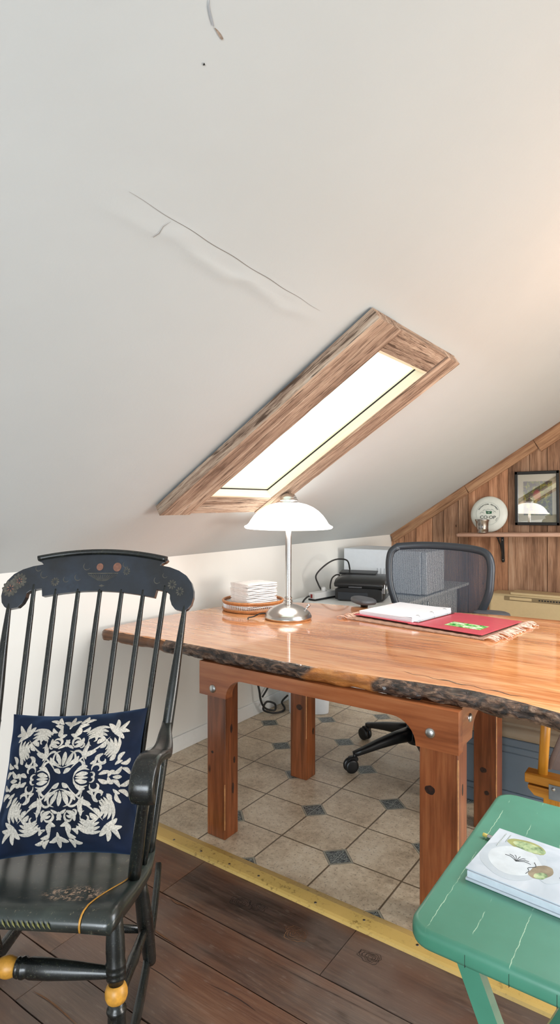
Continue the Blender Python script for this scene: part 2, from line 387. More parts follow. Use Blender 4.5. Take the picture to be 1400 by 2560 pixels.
# office chair
M['ocframe'] = plain('charcoal_frame', '#2b3036', .38, vary=.06)
M['ocbase'] = plain('black_nylon', '#101112', .4)
def mesh_mat():
    t = NT('backrest_mesh'); t.set(base=lin('#39434f'), rough=.6)
    v = t.coord((1, 1, 1))
    a = t.wave(t.coord((1, 1, 1.0)), 105, 2.2, 1, 3, 'Z'); b = t.wave(v, 62, 2.5, 1, 3, 'X')
    hole = t.math('MULTIPLY', t.step(a, .35, .55), t.step(b, .2, .4))
    tr = t.n('ShaderNodeBsdfTransparent'); mx = t.n('ShaderNodeMixShader')
    t.l(t.math('MULTIPLY', hole, .75), mx.inputs[0]); t.l(t.b.outputs[0], mx.inputs[1]); t.l(tr.outputs[0], mx.inputs[2]); t.l(mx.outputs[0], t.out.inputs[0])
    return t.m
M['mesh'] = mesh_mat()
M['fabric'] = plain('seat_fabric', '#1c1f24', .9, bump=.3)
M['armpad'] = plain('armrest_pad', '#4c4e52', .45, vary=.08)
# other things
M['whitemelamine'] = plain('white_melamine', '#e6eae8', .4, vary=.02)
M['whiteenamel'] = plain('white_enamel', '#dfe5ea', .3, vary=.02)
M['slot'] = plain('slot_grey', '#9aa0a6', .6)
M['striptop'] = plain('power_strip_white', '#dcdedd', .4, vary=.02)
M['redswitch'] = plain('red_switch', '#8c1a18', .3)
M['silver'] = plain('silver_metal', '#c2c4c6', .25, metal=1, vary=.05)
M['bolt'] = plain('bolt_zinc', '#b9bab8', .35, metal=1, vary=.1)
M['nutdark'] = plain('nut_steel', '#7b7368', .4, metal=1, vary=.15)
M['iron'] = plain('black_iron', '#151413', .5, bump=.3)
M['disc'] = plain('cream_disc', '#dcdfd4', .4, vary=.02)
M['ink'] = plain('print_black', '#1d211f', .6)
M['inkgreen'] = plain('print_green', '#1f5c3c', .6)
M['inkgrey'] = plain('print_grey', '#9aa19b', .6)
M['framewood'] = plain('frame_black', '#171613', .35)
M['matboard'] = plain('mat_board', '#cfc9ae', .8, vary=.02)
t = NT('garden_print'); v = t.coord(); n = t.noise(v, 26, 5, .7); n2 = t.noise(t.coord(loc=(3, 1, 2)), 14, 4, .6)
g = t.ramp(n, [(.34, '#1c1f24'), (.46, '#3e4250'), (.54, '#5f7a30'), (.62, '#b8ac3c'), (.72, '#e5d77a')])
sp = t.n('ShaderNodeSeparateXYZ'); t.l(t.n('ShaderNodeTexCoord').outputs['Object'], sp.inputs[0])
dx = t.math('DIVIDE', t.math('ADD', sp.outputs[0], .005), .03); dz = t.math('DIVIDE', t.math('SUBTRACT', sp.outputs[2], .02), .05)
rr = t.math('ADD', t.math('MULTIPLY', dx, dx), t.math('MULTIPLY', dz, dz))
g = t.mix(t.math('MULTIPLY', t.math('SUBTRACT', 1.0, t.step(rr, .4, 1.3)), t.step(n2, .42, .55)), g, '#b0384c')
t.set(base=g, rough=.5); M['print'] = t.m
t = NT('picture_glass'); gl = t.n('ShaderNodeBsdfGlossy'); gl.inputs['Roughness'].default_value = .01; tr = t.n('ShaderNodeBsdfTransparent'); mx = t.n('ShaderNodeMixShader'); mx.inputs[0].default_value = .26
t.l(tr.outputs[0], mx.inputs[1]); t.l(gl.outputs[0], mx.inputs[2]); t.l(mx.outputs[0], t.out.inputs[0]); M['glass'] = t.m
t = NT('skylight_glass'); gl = t.n('ShaderNodeBsdfGlossy'); gl.inputs['Roughness'].default_value = .02; tr = t.n('ShaderNodeBsdfTransparent'); tr.inputs[0].default_value = (.97, 1, .97, 1); mx = t.n('ShaderNodeMixShader'); mx.inputs[0].default_value = .06
t.l(tr.outputs[0], mx.inputs[1]); t.l(gl.outputs[0], mx.inputs[2]); t.l(mx.outputs[0], t.out.inputs[0]); M['skyglass'] = t.m
M['heater'] = plain('beige_enamel', '#bda880', .4, vary=.03)
M['heaterdark'] = plain('heater_grille', '#7b6a4c', .5)
M['toteblue'] = plain('slate_blue_plastic', '#64727e', .45, vary=.06, vscale=8)
M['totelid'] = plain('tan_plastic', '#9b8d78', .5, vary=.08, vscale=8)
M['ochre'] = wood('ochre_wood', 'x', [(.3, '#a8691a'), (.5, '#cf8d2c'), (.7, '#dfa448')], 40, .4, blot=.3, bump=.2)
M['ochrez'] = wood('ochre_wood_post', 'z', [(.3, '#b0701c'), (.5, '#d69530'), (.7, '#e2a748')], 40, .4, blot=.3, bump=.2)
M['plate'] = plain('galvanised_plate', '#9aa3a8', .4, metal=.8, vary=.15)
M['canvas'] = plain('taupe_canvas', '#8b7d78', .7, vary=.1)
def green_mat():
    t = NT('green_paint'); v = t.coord(); n = t.noise(v, 5, 4); sp = t.n('ShaderNodeSeparateXYZ'); t.l(t.n('ShaderNodeTexCoord').outputs['Object'], sp.inputs[0])
    c = t.ramp(n, [(.3, '#3c765f'), (.7, '#4a8871')])
    # paint worn off along the board joints of the top
    x = t.math('ADD', t.math('DIVIDE', t.math('ADD', sp.outputs[0], .101), .0655), t.math('MULTIPLY', t.noise(v, 60, 3), .09))
    f = t.math('ABSOLUTE', t.math('SUBTRACT', x, t.math('ADD', t.math('ROUND', x), .045)))
    ln = t.math('MULTIPLY', t.math('SUBTRACT', 1.0, t.step(f, .004, .013)), t.step(t.noise(t.coord((1, .9, 1)), 9, 4, .7), .46, .56))
    up = t.n('ShaderNodeSeparateXYZ'); t.l(t.n('ShaderNodeNewGeometry').outputs['Normal'], up.inputs[0])
    c = t.mix(t.math('MULTIPLY', t.math('MULTIPLY', ln, t.step(up.outputs[2], .6, .9)), .7), c, '#b9d2b4')
    t.set(base=c, rough=.32, spec=.5, coat=.2); t.bump(n, .1, .001); return t.m
M['green'] = green_mat()
t = NT('book_cover'); v = t.coord(); n = t.noise(v, 7, 3, .5, 1.2)
t.set(base=t.ramp(n, [(.3, '#a9b3bb'), (.55, '#c3cad0'), (.75, '#d2d6d8')]), rough=.25, coat=.3); M['cover'] = t.m
M['pages'] = plain('book_pages', '#b9c2ca', .7, vary=.05, vscale=80)
t = NT('lime_print'); n = t.noise(t.coord(), 60, 3); t.set(base=t.ramp(n, [(.35, '#5a7350'), (.5, '#9db183'), (.65, '#bcc598')]), rough=.3); M['lime'] = t.m
M['limerim'] = plain('lime_rim_print', '#96985f', .3, vary=.2)
M['brownprint'] = plain('brown_print', '#8d8069', .3, vary=.35, vscale=40)
M['whiteprint'] = plain('white_print', '#c6ccce', .3, vary=.08, vscale=40)
M['greyprint'] = plain('pale_grey_print', '#b3bbc0', .3, vary=.08, vscale=25)
M['pencily'] = plain('pencil_yellow', '#d9b93c', .4)
M['eraser'] = plain('eraser_yellow', '#d9c46a', .7)

# ------------------------------------------------------------------ the room
XK, YG, Z0, TH = -2.315, 5.05, 1.047, math.atan(.645)
YB = -2.2                      # open end behind the camera
XR = .30                       # ridge
CT, ST = math.cos(TH), math.sin(TH)
# timber floor: one plank after another, in rows along x
b = MB()
rows = [(-2.2, -1.3), (-1.3, -1.07), (-1.07, -.85), (-.85, -.62), (-.62, -.47), (-.47, -.24), (-.24, -.08), (-.08, .15), (.15, .31), (.31, .53), (.53, .75), (.75, .915), (.915, 1.071), (1.071, 1.303), (1.303, 1.458), (1.458, 1.70)]
joints = {15: [-1.517, -.887, .4, 1.6], 14: [-2.0, -.25, 1.2], 13: [-1.587, -.05, 1.5], 12: [-1.51, .3, 1.9], 11: [-1.9, -.7, .9]}
for i, (y0, y1) in enumerate(rows):
    js = [-2.315]+joints.get(i, [-2+(i*.77) % 1.3, -.4+(i*.53) % .9, 1.5])+[2.95]
    for x0, x1 in zip(js, js[1:]):
        g = .0016
        zt = -random.random()*.0015; nx = max(2, int((x1-x0)/.035)); sd = random.random()*90
        xs_ = [x0+.0014+(x1-x0-.0028)*k/nx for k in range(nx+1)]
        def edge(x, q): return .0022*abs(mnoise.noise(Vector((x*9, q, sd))))+.0075*max(0, mnoise.noise(Vector((x*4.5, q+5, sd)))-.28)
        poly = [(x, y0+g+edge(x, 1)) for x in xs_]+[(x, y1-g-edge(x, 2)) for x in xs_[::-1]]
        b.prism(poly, .03, lambda a, c, d, zt=zt: Vector((a, c, zt-.03+d)))
fl = struct(b.build('floor', M['floorwood']))
for cpts_, w_c, mm in (([(-1.13, 1.412), (-1.0, 1.418), (-.9, 1.420), (-.78, 1.425), (-.6, 1.428)], .0022, 'gap'), ([(-1.47, 1.452), (-1.44, 1.447), (-1.41, 1.452), (-1.375, 1.451)], .011, 'splinter'), ([(-1.42, 1.317), (-1.37, 1.312), (-1.3, 1.309)], .007, 'splinter'),
                       ([(-1.12, 1.255), (-1.03, 1.262), (-.96, 1.258)], .003, 'gap'), ([(-1.35, 1.20), (-1.26, 1.203), (-1.16, 1.198)], .0025, 'gap'), ([(-1.0, 1.18), (-.86, 1.19), (-.72, 1.186)], .003, 'gap'), ([(-.8, 1.36), (-.66, 1.365), (-.5, 1.36)], .002, 'gap'), ([(-1.5, .96), (-1.42, .967), (-1.3, .962)], .005, 'splinter')):
    bb = MB(); P_ = smooth_path([(x, y, 0) for x, y in cpts_], 8); n_ = len(P_); pr_ = None
    for k, p in enumerate(P_):
        hw = w_c*.5*math.sin(PI*(k+.15)/n_)*(.6+.8*abs(mnoise.noise(Vector((k*.7, w_c*900, 2)))))
        q = [bb.bm.verts.new((p.x, p.y-hw, .0006)), bb.bm.verts.new((p.x, p.y+hw, .0006))]
        if pr_: bb._f([pr_[0], q[0], q[1], pr_[1]])
        pr_ = q
    bb.build('plank_crack', M[mm], fl, fixn=False)
for kx, ky, kr, sd in ((-1.265, 1.572, .026, 1), (-1.205, 1.588, .020, 2), (-1.03, 1.556, .028, 3), (-.80, 1.60, .024, 4), (-.97, 1.11, .02, 5)):
    bb = MB()
    for rr_ in range(5):      # rings round the knot
        f0 = .2+.2*rr_; pr_ = None
        for k in range(41):
            a = 2*PI*k/40; w_ = .0006*(1+1.2*mnoise.noise(Vector((math.cos(a)*2, math.sin(a)*2+rr_, sd))))
            r0 = kr*f0*(1+.5*mnoise.noise(Vector((math.cos(a)*1.5, math.sin(a)*1.5, sd*3+rr_*.22)))+.16*mnoise.noise(Vector((math.cos(a)*5, math.sin(a)*5, sd*7+rr_))))
            q = [bb.bm.verts.new((kx+1.5*(r0+o)*math.cos(a), ky+(r0+o)*math.sin(a), .0005)) for o in (-w_, w_)]
            if pr_: bb._f([pr_[0], q[0], q[1], pr_[1]])
            pr_ = q
    bb.build('knot_rings', M['splinter'] if sd == 3 else M['gap'], fl, fixn=False)
struct(MB().box2((-2.4, YB, -.06), (2.95, 1.72, -.03)).build('trim_1', M['gap']))
struct(MB().box2((-2.4, 1.70, -.06), (2.95, 5.1, 0)).build('floor.001', M['tile']))
# metal threshold strip between planks and tiles
b = MB()
b.prism([(1.676, 0), (1.681, .008), (1.69, .011), (1.733, .0125), (1.768, .002), (1.768, 0)], 5.2, lambda a, c, d: Vector((-2.315+d, a, c)))
strip = b.build('trim_2', M['gold_strip'])
struct(strip)
b = MB()
for xq in (-1.7, -1.56, -1.42, -1.29, -1.05, -.88, -.70, -.5):
    b.lathe([(.0045, 0), (.0045, .0012), (.002, .0016), (0, .0012)], (xq, 1.706+random.uniform(-.008, .012), .0112), 12)
b.build('nail_heads', M['nutdark'], strip)
# walls
def kneewall(x0, x1): return MB().box2((x0, YB, 0), (x1, YG+.02, Z0))
struct(kneewall(XK-.12, XK).build('wall_left', M['wall']))
struct(kneewall(2.915, 3.03).build('wall_right', M['wall']))
struct(MB().box2((XK, YB, 0), (XK+.014, YG, .082), .003).build('baseboard_left', M['basebd']))
# sloped ceiling, left side, with the skylight opening
SL = (XR-XK)/CT
s0, s1, sy0, sy1 = .632, 1.596, 1.955, 2.43
ss = sorted(set([0, .3, s0, 1.0, 1.3, s1, 1.9, 2.4, SL]+[1.45+.0125*i for i in range(20)]))
ys = sorted(set([YB, -.6, 0, .4, sy0, sy1, 3.0, 4.0, YG+.02]+[.70+.02*i for i in range(50)]))
ss = [s for s in ss]
def bulge(s, y):
    # sagging board edge below the seam
    if not (.7 < y < 1.69): return 0
    sc = 1.650-.055*(y-.8)
    d = sc-s
    env = math.sin(PI*(y-.7)/.99)
    wob = .008*math.sin(y*21)+.004*math.sin(y*47)
    if d < 0: return 0
    return env*.0045*max(0, math.exp(-((d-.040+wob)/.016)**2)+.35*math.exp(-(d/.02)**2))
b = MB(); V = {}
for i, s in enumerate(ss):
    for j, y in enumerate(ys): V[i, j] = b.bm.verts.new((s, y, -bulge(s, y)))
for i in range(len(ss)-1):
    for j in range(len(ys)-1):
        if ss[i] >= s0-1e-6 and ss[i+1] <= s1+1e-6 and ys[j] >= sy0-1e-6 and ys[j+1] <= sy1+1e-6: continue
        b._f([V[i, j], V[i, j+1], V[i+1, j+1], V[i+1, j]], True)
roofrot = (0, -TH, 0)
ceil = b.build('ceiling', M['ceil'], None, (XK, 0, Z0), roofrot, fixn=False)
struct(ceil)
# crack lines, paint chips and specks on the plaster
def decal(pts, w, m, name, parent, lift=-.002):
    bb = MB(); n = len(pts)
    for k in range(n-1):
        a = Vector(pts[k]); c = Vector(pts[k+1]); d = (c-a).normalized(); q = Vector((-d.y, d.x))
        wa = w*(.25+.75*math.sin(PI*(k+.01)/n)); wb = w*(.25+.75*math.sin(PI*(k+1)/n))
        def P(v, o, ww): 
            p = v+q*o*ww; return bb.bm.verts.new((p.x, p.y, -bulge(p.x, p.y)+lift))
        bb._f([P(a, -.5, wa), P(a, .5, wa), P(c, .5, wb), P(c, -.5, wb)])
    return bb.build(name, m, parent)
decal([(1.653-.055*(y-.8)+.0012*math.sin(y*40), y) for y in [.80+.02*i for i in range(40)]], .0016, M['crack'], 'crack_line', ceil)
decal([(1.640, .925), (1.622, .917), (1.605, .918), (1.590, .913)], .0016, M['crack'], 'crack_line', ceil)
def sx(x): return (x-XK)/CT
decal([(sx(-.640), .716), (sx(-.647), .722), (sx(-.654), .735), (sx(-.660), .748)], .0035, M['slot'], 'paint_chip', ceil)
decal([(sx(-.6605), .752), (sx(-.6612), .760), (sx(-.6625), .768), (sx(-.664), .776)], .0045, M['chip'], 'paint_chip', ceil)
decal([(sx(-.703), .773), (sx(-.7055), .7755)], .0048, M['black'], 'paint_speck', ceil)
# right slope beyond the ridge (out of frame) and gable wall
b = MB(); b.grid(2, 2, lambda u, v: Vector((XR+u*(2.95-XR), YB+v*(YG+.02-YB), Z0+.645*(XR-XK)*(1-u)+u*.0)), False)
struct(b.build('ceiling.001', M['ceil'], fixn=False))
def roofz(x): return Z0+.645*((x if x < XR else 2*XR-x)-XK)
b = MB()
low = [-2.315, -2.192, -2.079, -1.929, -1.83, -1.70, -1.619, -1.295, -1.0, -.78, -.55, -.2, .1, .4, .75, 1.1, 1.5, 1.9, 2.3, 2.7, 2.93]
for x0, x1 in zip(low, low[1:]):
    segs = [(0, None)]
    if abs(x0+1.295) < 1e-6: segs = [(0, 1.07)]
    for z0, z1 in segs:
        g = .0022
        za, zb = (roofz(x0+g)-.004, roofz(x1-g)-.004) if z1 is None else (z1, z1)
        dy = random.uniform(0, .004)
        poly = [(x0+g, z0), (x1-g, z0), (x1-g, zb), (x0+g, za)]
        if z1 is None and x0 < XR < x1: poly = [(x0+g, z0), (x1-g, z0), (x1-g, zb), (XR, roofz(XR)-.004), (x0+g, za)]
        b.prism(poly, .025, lambda a, c, d, dy=dy: Vector((a, YG-dy+d, c)))
for x0, x1 in ((-1.295, -1.13), (-1.13, -1.0)):
    b.prism([(x0+.002, 1.072), (x1-.002, 1.072), (x1-.002, roofz(x1)-.004), (x0+.002, roofz(x0)-.004)], .025, lambda a, c, d: Vector((a, YG-.002+d, c)))
struct(b.build('wall_back', M['gable']))
struct(MB().prism([(-2.43, -.03), (3.03, -.03), (3.03, 1.0), (XR, roofz(XR)+.05), (-2.43, 1.0)], .03, lambda a, c, d: Vector((a, YG+.026+d, c))).build('trim_3', M['gap']))
struct(MB().prism([(-2.43, -.03), (3.03, -.03), (3.03, 1.0), (XR, roofz(XR)+.05), (-2.43, 1.0)], .03, lambda a, c, d: Vector((a, YB-d, c))).build('wall_front', M['wall']))
# rake boards under the slope, three lengths
def rake(name, xa, xb, w, y0):
    sa, sb = (xa-XK)/CT, (xb-XK)/CT
    bb = MB(); bb.prism([(sa, -.001), (sb-.0015, -.001), (sb-.0015-(.008 if xb < -.5 else 0), -w), (sa if xa > XK else sa+w*math.tan(TH)*0, -w)], .024, lambda a, c, d: Vector((a, y0-.024+d, c)))
    return struct(bb.build(name, M['rake'], None, (XK, 0, Z0), roofrot))
rake('trim_4', XK, -1.643, .076, YG-.005); rake('trim_5', -1.643, -1.10, .080, YG-.005); rake('trim_6', -1.10, .25, .112, YG-.005)

# skylight: barn-board surround, pale jamb, pane
win = bpy.data.objects.new('window_1', None); COL.objects.link(win); win.location = (XK, 0, Z0); win.rotation_euler = roofrot
struct(win, 'narrow skylight in the sloped ceiling with weathered barn-board surround')
def rough_board(x0, x1, y0, y1, z0, z1, m, amp=.0025):
    bb = MB(); nx = max(2, int((x1-x0)/.03)); ny = max(2, int((y1-y0)/.03))
    seed = random.random()*50
    def jit(x, y, z):
        n = mnoise.noise(Vector((x*6+seed, y*14, z*14)))+.6*mnoise.noise(Vector((x*25, y*25+seed, z*20)))
        return n*amp
    # six faces as grids sharing jitter by position
    def vv(x, y, z):
        ex = jit(x, y, z)
        yy = y+(ex if abs(y-y0) < 1e-6 else (-ex if abs(y-y1) < 1e-6 else 0))
        zz = z+(abs(ex)*.6 if abs(z-z0) < 1e-6 else 0)
        return Vector((x, yy, zz))
    L = lambda a, b_, t_: a+(b_-a)*t_
    bb.grid(nx, ny, lambda u, v: vv(L(x0, x1, u), L(y0, y1, v), z0), False)
    bb.grid(nx, 3, lambda u, v: vv(L(x0, x1, u), y0, L(z0, z1, v)), False)
    bb.grid(nx, 3, lambda u, v: vv(L(x0, x1, u), y1, L(z0, z1, v)), False)
    bb.grid(ny, 3, lambda u, v: vv(x0, L(y0, y1, u), L(z0, z1, v)), False)
    bb.grid(ny, 3, lambda u, v: vv(x1, L(y0, y1, u), L(z0, z1, v)), False)
    bmesh.ops.remove_doubles(bb.bm, verts=bb.bm.verts, dist=1e-5)
    return bb.build('surround_board', m, win)
T = -.052
rough_board(.507, 1.703, 1.775, 1.957, T, -.006, M['barn'])
rough_board(.507, 1.700, 2.428, 2.572, T+.004, -.001, M['barn'])
rough_board(1.592, 1.700, 1.958, 2.427, T+.012, -.001, M['barn_y'])
rough_board(.507, .634, 1.958, 2.427, T+.008, -.001, M['barn_y'])
b = MB(); j = .011
b.box2((s0, sy1-j, -.040), (s1, sy1, .012)); b.box2((s0, sy0, -.040), (s1, sy0+.012, .012)); b.build('jamb', M['jamb'], win)
b = MB(); b.box2((s0, sy0+.012, -.040), (s0+j, sy1-j, .012)); b.box2((s1-.01, sy0+.012, -.040), (s1, sy1-j, .012)); b.build('jamb', M['jamb_y'], win)
b = MB(); b.box2((s0+.011, sy1-.0125, -.002), (s1-.01, sy1-.0108, .004)); b.box2((s0+.0108, sy0+.012, -.002), (s0+.0125, sy1-.0108, .004)); b.build('pane_seal', M['gap'], win)
MB().box2((s0+.005, sy0+.005, .004), (s1-.005, sy1-.005, .008)).build('pane', M['skyglass'], win)

# ------------------------------------------------------------------ live-edge table
tab = thing('live_edge_table', 'heavy varnished live-edge wooden slab table on square stained legs', 'table', (-1.15, 2.2, 0))
TC = Vector((-1.15, 2.2, 0))
ZT, ZU = .755, .703
EF = [(-2.26, 1.785), (-2.0, 1.782), (-1.775, 1.784), (-1.5, 1.779), (-1.15, 1.782), (-.94, 1.797), (-.80, 1.812), (-.675, 1.830), (-.58, 1.834), (-.49, 1.821), (-.40, 1.795), (-.318, 1.770), (-.05, 1.755)]
def edge_front(x):
    y = EF[-1][1]
    for (xa, ya), (xb, yb_) in zip(EF, EF[1:]):
        if xa <= x <= xb: y = ya+(yb_-ya)*(x-xa)/(xb-xa); break
    return y+.010+.004*mnoise.noise(Vector((x*9, 3, 0)))+.002*mnoise.noise(Vector((x*30, 3, 0)))
top_out = []
xs = [-2.245+i*(2.185/240) for i in range(241)]
front = [(x, edge_front(x)) for x in xs]
front[0] = (-2.252, 1.80)
right = [(-.05, 1.9), (-.045, 2.3), (-.05, 2.8), (-.07, 3.15)]
back = [(-.3, 3.215), (-.58, 3.213), (-.86, 3.195), (-1.15, 3.115), (-1.475, 3.03), (-1.63, 3.0), (-1.817, 2.968), (-1.937, 2.921), (-2.012, 2.865), (-2.12, 2.72), (-2.208, 2.546), (-2.245, 2.33), (-2.258, 2.1), (-2.26, 1.9)]
out = front+right+back; nF = len(front)
b = MB()
def slab_ring(z, off, namp, zj=0):
    r = []
    n = len(out)
    for k, (x, y) in enumerate(out):
        a = Vector(out[k-1]); c = Vector(out[(k+1) % n]); d = (c-a).normalized(); nrm = Vector((d.y, -d.x))
        on = k < nF
        jx = (mnoise.noise(Vector((x*14, y*3, z*45)))*namp*.8+mnoise.noise(Vector((x*40, y*3, z*110)))*namp*.6+mnoise.noise(Vector((x*90, y*3, z*200)))*namp*.3)*(1 if x > -1.84 else .2)*(.45 if -1.12 < x < -.88 else 1) if on else 0
        zz = z+((zj*mnoise.noise(Vector((x*9, 7, 0)))+.004*mnoise.noise(Vector((x*30, y, z*40)))) if on and off > -.02 and z < ZT-.002 else 0)
        p = Vector((x, y))+nrm*(off if on else off*.4)+nrm*jx+(nrm*max(0, y-1.80)*(ZT-z)/.05*.55 if on and off > -.02 else Vector((0, 0)))
        r.append(b.bm.verts.new((p.x-TC.x, p.y-TC.y, zz)))
    return r
RG = [slab_ring(ZT, -.012, .003), slab_ring(ZT-.0025, -.004, .005), slab_ring(ZT-.008, .003, .008), slab_ring(ZT-.014, .008, .013), slab_ring(ZT-.020, .010, .014), slab_ring(ZT-.026, .011, .016, .003), slab_ring(ZT-.033, .009, .016, .004), slab_ring(ZT-.040, .005, .016, .006), slab_ring(ZT-.047, -.002, .014, .009), slab_ring(ZU, -.03, .004)]
n = len(out)
def fill(ring_, mi):
    for tri in tessellate_polygon([[v.co.copy() for v in ring_]]):
        f = b._f([ring_[q] for q in tri])
        if f: f.material_index = mi
fill(RG[0], 0); fill(RG[-1], 2)
for r_, (A, B) in enumerate(zip(RG, RG[1:])):
    for k in range(n):
        f = b._f([A[k], A[(k+1) % n], B[(k+1) % n], B[k]], r_ > 1)
        if f: f.material_index = (1 if k < nF-1 and out[k][0] > -1.86 else (2 if r_ > 0 else 0))
slab = b.build('tabletop', [M['tabletop'], M['bark'], M['edgewood']], tab)
# long split in the varnish near the front edge
bb = MB()
pts = [(-.86+i*.0167, 1.93+.014*i/18+.006*math.sin(i*1.3)-.0028*i) for i in range(30)]
for k in range(29):
    w = .004*math.sin(PI*k/29)*(1 if (k//5) % 2 == 0 else .35); w2 = .004*math.sin(PI*(k+1)/29)*(1 if ((k+1)//5) % 2 == 0 else .35)
    (x0, y0), (x1, y1) = pts[k], pts[k+1]
    bb._f([bb.bm.verts.new((x0-TC.x, y0-w-TC.y, ZT+.0006)), bb.bm.verts.new((x1-TC.x, y1-w2-TC.y, ZT+.0006)), bb.bm.verts.new((x1-TC.x, y1+w2-TC.y, ZT+.0006)), bb.bm.verts.new((x0-TC.x, y0+w-TC.y, ZT+.0006))])
bb.build('split', M['bark'], slab)
for (x0, y0, lw) in ((-1.638, 1.822, .093), (-1.652, 2.440, .093), (-.740, 1.822, .126), (-.775, 2.485, .093)):
    MB().box2((x0-TC.x, y0-TC.y, 0), (x0+lw-TC.x, y0+.083-TC.y, ZU+.003), .004).build('leg', M['legwood'], tab)
t = NT('dark_knot'); nn_ = t.noise(t.coord(), 120, 3); t.set(base=t.ramp(nn_, [(.35, '#120805'), (.65, '#3a1c0e')]), rough=.4, coat=.2); M['knot'] = t.m
M['wornedge'] = plain('worn_edge_wood', '#b07c4c', .5, vary=.2, vscale=60)
LEGS = [o for o in bpy.data.objects if o.name.startswith('leg') and o.parent is tab]
def knot(leg, c, ax, rx, rz, seed):
    bb = MB(); P = []
    for k in range(22):
        a = 2*PI*k/22; r = 1+.18*mnoise.noise(Vector((math.cos(a)*1.3+seed, math.sin(a)*1.3, seed)))
        P.append((rx*r*math.cos(a), rz*r*math.sin(a)))
    c = Vector(c)-TC
    fn = (lambda a, q, d: Vector((c.x+a, c.y-.0006+d, c.z+q))) if ax == 'y' else (lambda a, q, d: Vector((c.x+.0006-d, c.y+a, c.z+q)))
    bb.prism(P, .0012, fn); bb.build('knot', M['knot'], leg)
knot(LEGS[0], (-1.545, 1.862, .43), 'x', .007, .017, 1); knot(LEGS[0], (-1.545, 1.880, .30), 'x', .006, .013, 2); knot(LEGS[0], (-1.545, 1.872, .19), 'x', .006, .022, 3); knot(LEGS[0], (-1.61, 1.822, .335), 'y', .006, .005, 4)
knot(LEGS[1], (-1.60, 2.440, .345), 'y', .017, .013, 5); knot(LEGS[1], (-1.559, 2.50, .22), 'x', .008, .016, 6)
knot(LEGS[2], (-.705, 1.822, .43), 'y', .017, .014, 7); knot(LEGS[2], (-.614, 1.86, .44), 'x', .006, .018, 8)
knot(LEGS[3], (-.735, 2.485, .245), 'y', .013, .011, 9); knot(LEGS[3], (-.722, 2.485, .155), 'y', .010, .009, 10)
for lg, (cx_, cy_), z0, z1 in ((LEGS[0], (-1.545, 1.822), .04, .22), (LEGS[2], (-.614, 1.822), .08, .545), (LEGS[3], (-.682, 2.485), .1, .68), (LEGS[1], (-1.559, 2.44), .2, .45)):
    bb = MB(); P_ = []; 
    nn_ = 40; pr_ = None
    for k in range(nn_+1):
        z = z0+(z1-z0)*k/nn_; w = .0035*max(.12, mnoise.noise(Vector((cx_*9, 3, z*14)))+.35)
        q = [bb.bm.verts.new(Vector((cx_-w-.001, cy_-.0005, z))-TC), bb.bm.verts.new(Vector((cx_-.0004, cy_+.0002, z))-TC), bb.bm.verts.new(Vector((cx_+.0006, cy_+w*.8+.001, z))-TC)]
        if pr_: bb._f([pr_[0], pr_[1], q[1], q[0]]); bb._f([pr_[1], pr_[2], q[2], q[1]])
        pr_ = q
    bb.build('worn_edge', M['wornedge'], lg)
# front apron with arched cut-out; the ends reach lower over the legs
def apron_poly(x0, x1, zt, zb, ze, we, r=.08, skip=0):
    P = [(x0, zt), (x0, ze), (x0+we, ze)]
    for k in range(9):
        a = k/8*PI/2; P.append((x0+we+r*1.0*(1-math.cos(a)), ze+(zb-ze)*math.sin(a)))
    Q = [(x0+x1-p, q) for p, q in P]
    return P+Q[::-1]
def apron_x(name, y0):
    b = MB(); b.prism(apron_poly(-1.642-TC.x, -.60-TC.x, ZU+.002, .655, .575, .135), .04, lambda a, c, d: Vector((a, y0-TC.y+d, c)))
    return b.build(name, M['apron'], tab)
apron_x('apron', 1.781); apron_x('apron', 2.568)
for xx in (-.640, -1.642+.0):
    b = MB(); b.prism(apron_poly(1.823-TC.y, 2.566-TC.y, ZU+.002, .655, .585, .10), .036, lambda a, c, d, xx=xx: Vector((xx-TC.x+d, a, c)))
    if xx < -1: continue
    b.build('side_apron', M['apron_y'], tab)
domeM = Matrix.Rotation(R(90), 4, 'X')
for x, z in ((-1.572, .605), (-.688, .625)):
    MB().lathe([(.016, 0), (.0155, .003), (.012, .0065), (.006, .0085), (0, .009)], (x-TC.x, 1.781-TC.y, z), 20, domeM).build('bolt', M['bolt'], tab)
MB().lathe([(.014, 0), (.0135, .003), (.01, .006), (0, .008)], (-.604-TC.x, 1.90-TC.y, .655), 20, Matrix.Rotation(R(90), 4, 'Y')).build('bolt', M['bolt'], tab)
nb = MB(); nb.lathe([(.016, 0), (.016, .003), (.011, .003), (.011, .012), (.0065, .012), (.0065, .024), (0, .024)], (-1.545-TC.x, 1.862-TC.y, .62), 10, Matrix.Rotation(R(90), 4, 'Y')).build('nut', M['nutdark'], tab)

# ------------------------------------------------------------------ table lamp
lx, ly = -1.70, 2.49
lamp = thing('table_lamp', 'brushed nickel table lamp with white glass dome shade on the slab table', 'lamp', (lx, ly, ZT+.0026)); lamp.rotation_euler = (R(.6), R(.8), 0)
MB().lathe([(0, .004), (.112, .004), (.118, .006), (.1185, .011), (.116, .014), (.115, .018), (.109, .028), (.095, .042), (.072, .056), (.045, .066), (.024, .071), (.02, .073), (0, .073)], n=56).build('base', M['nickel'], lamp)
MB().lathe([(0, 0), (.114, 0), (.114, .005), (0, .005)], n=56).build('base_ring', M['rattan_d'], lamp)
prof = [(.02, .070), (.0205, .073), (.02, .077), (.0165, .079), (.0165, .082), (.021, .084), (.0215, .089), (.0165, .091), (.0165, .097), (.0195, .099), (.0195, .104), (.016, .106), (.0155, .112), (.0155, .470), (.012, .48), (.012, .575)]
MB().lathe(prof, n=28).build('stem', M['nickel'], lamp)
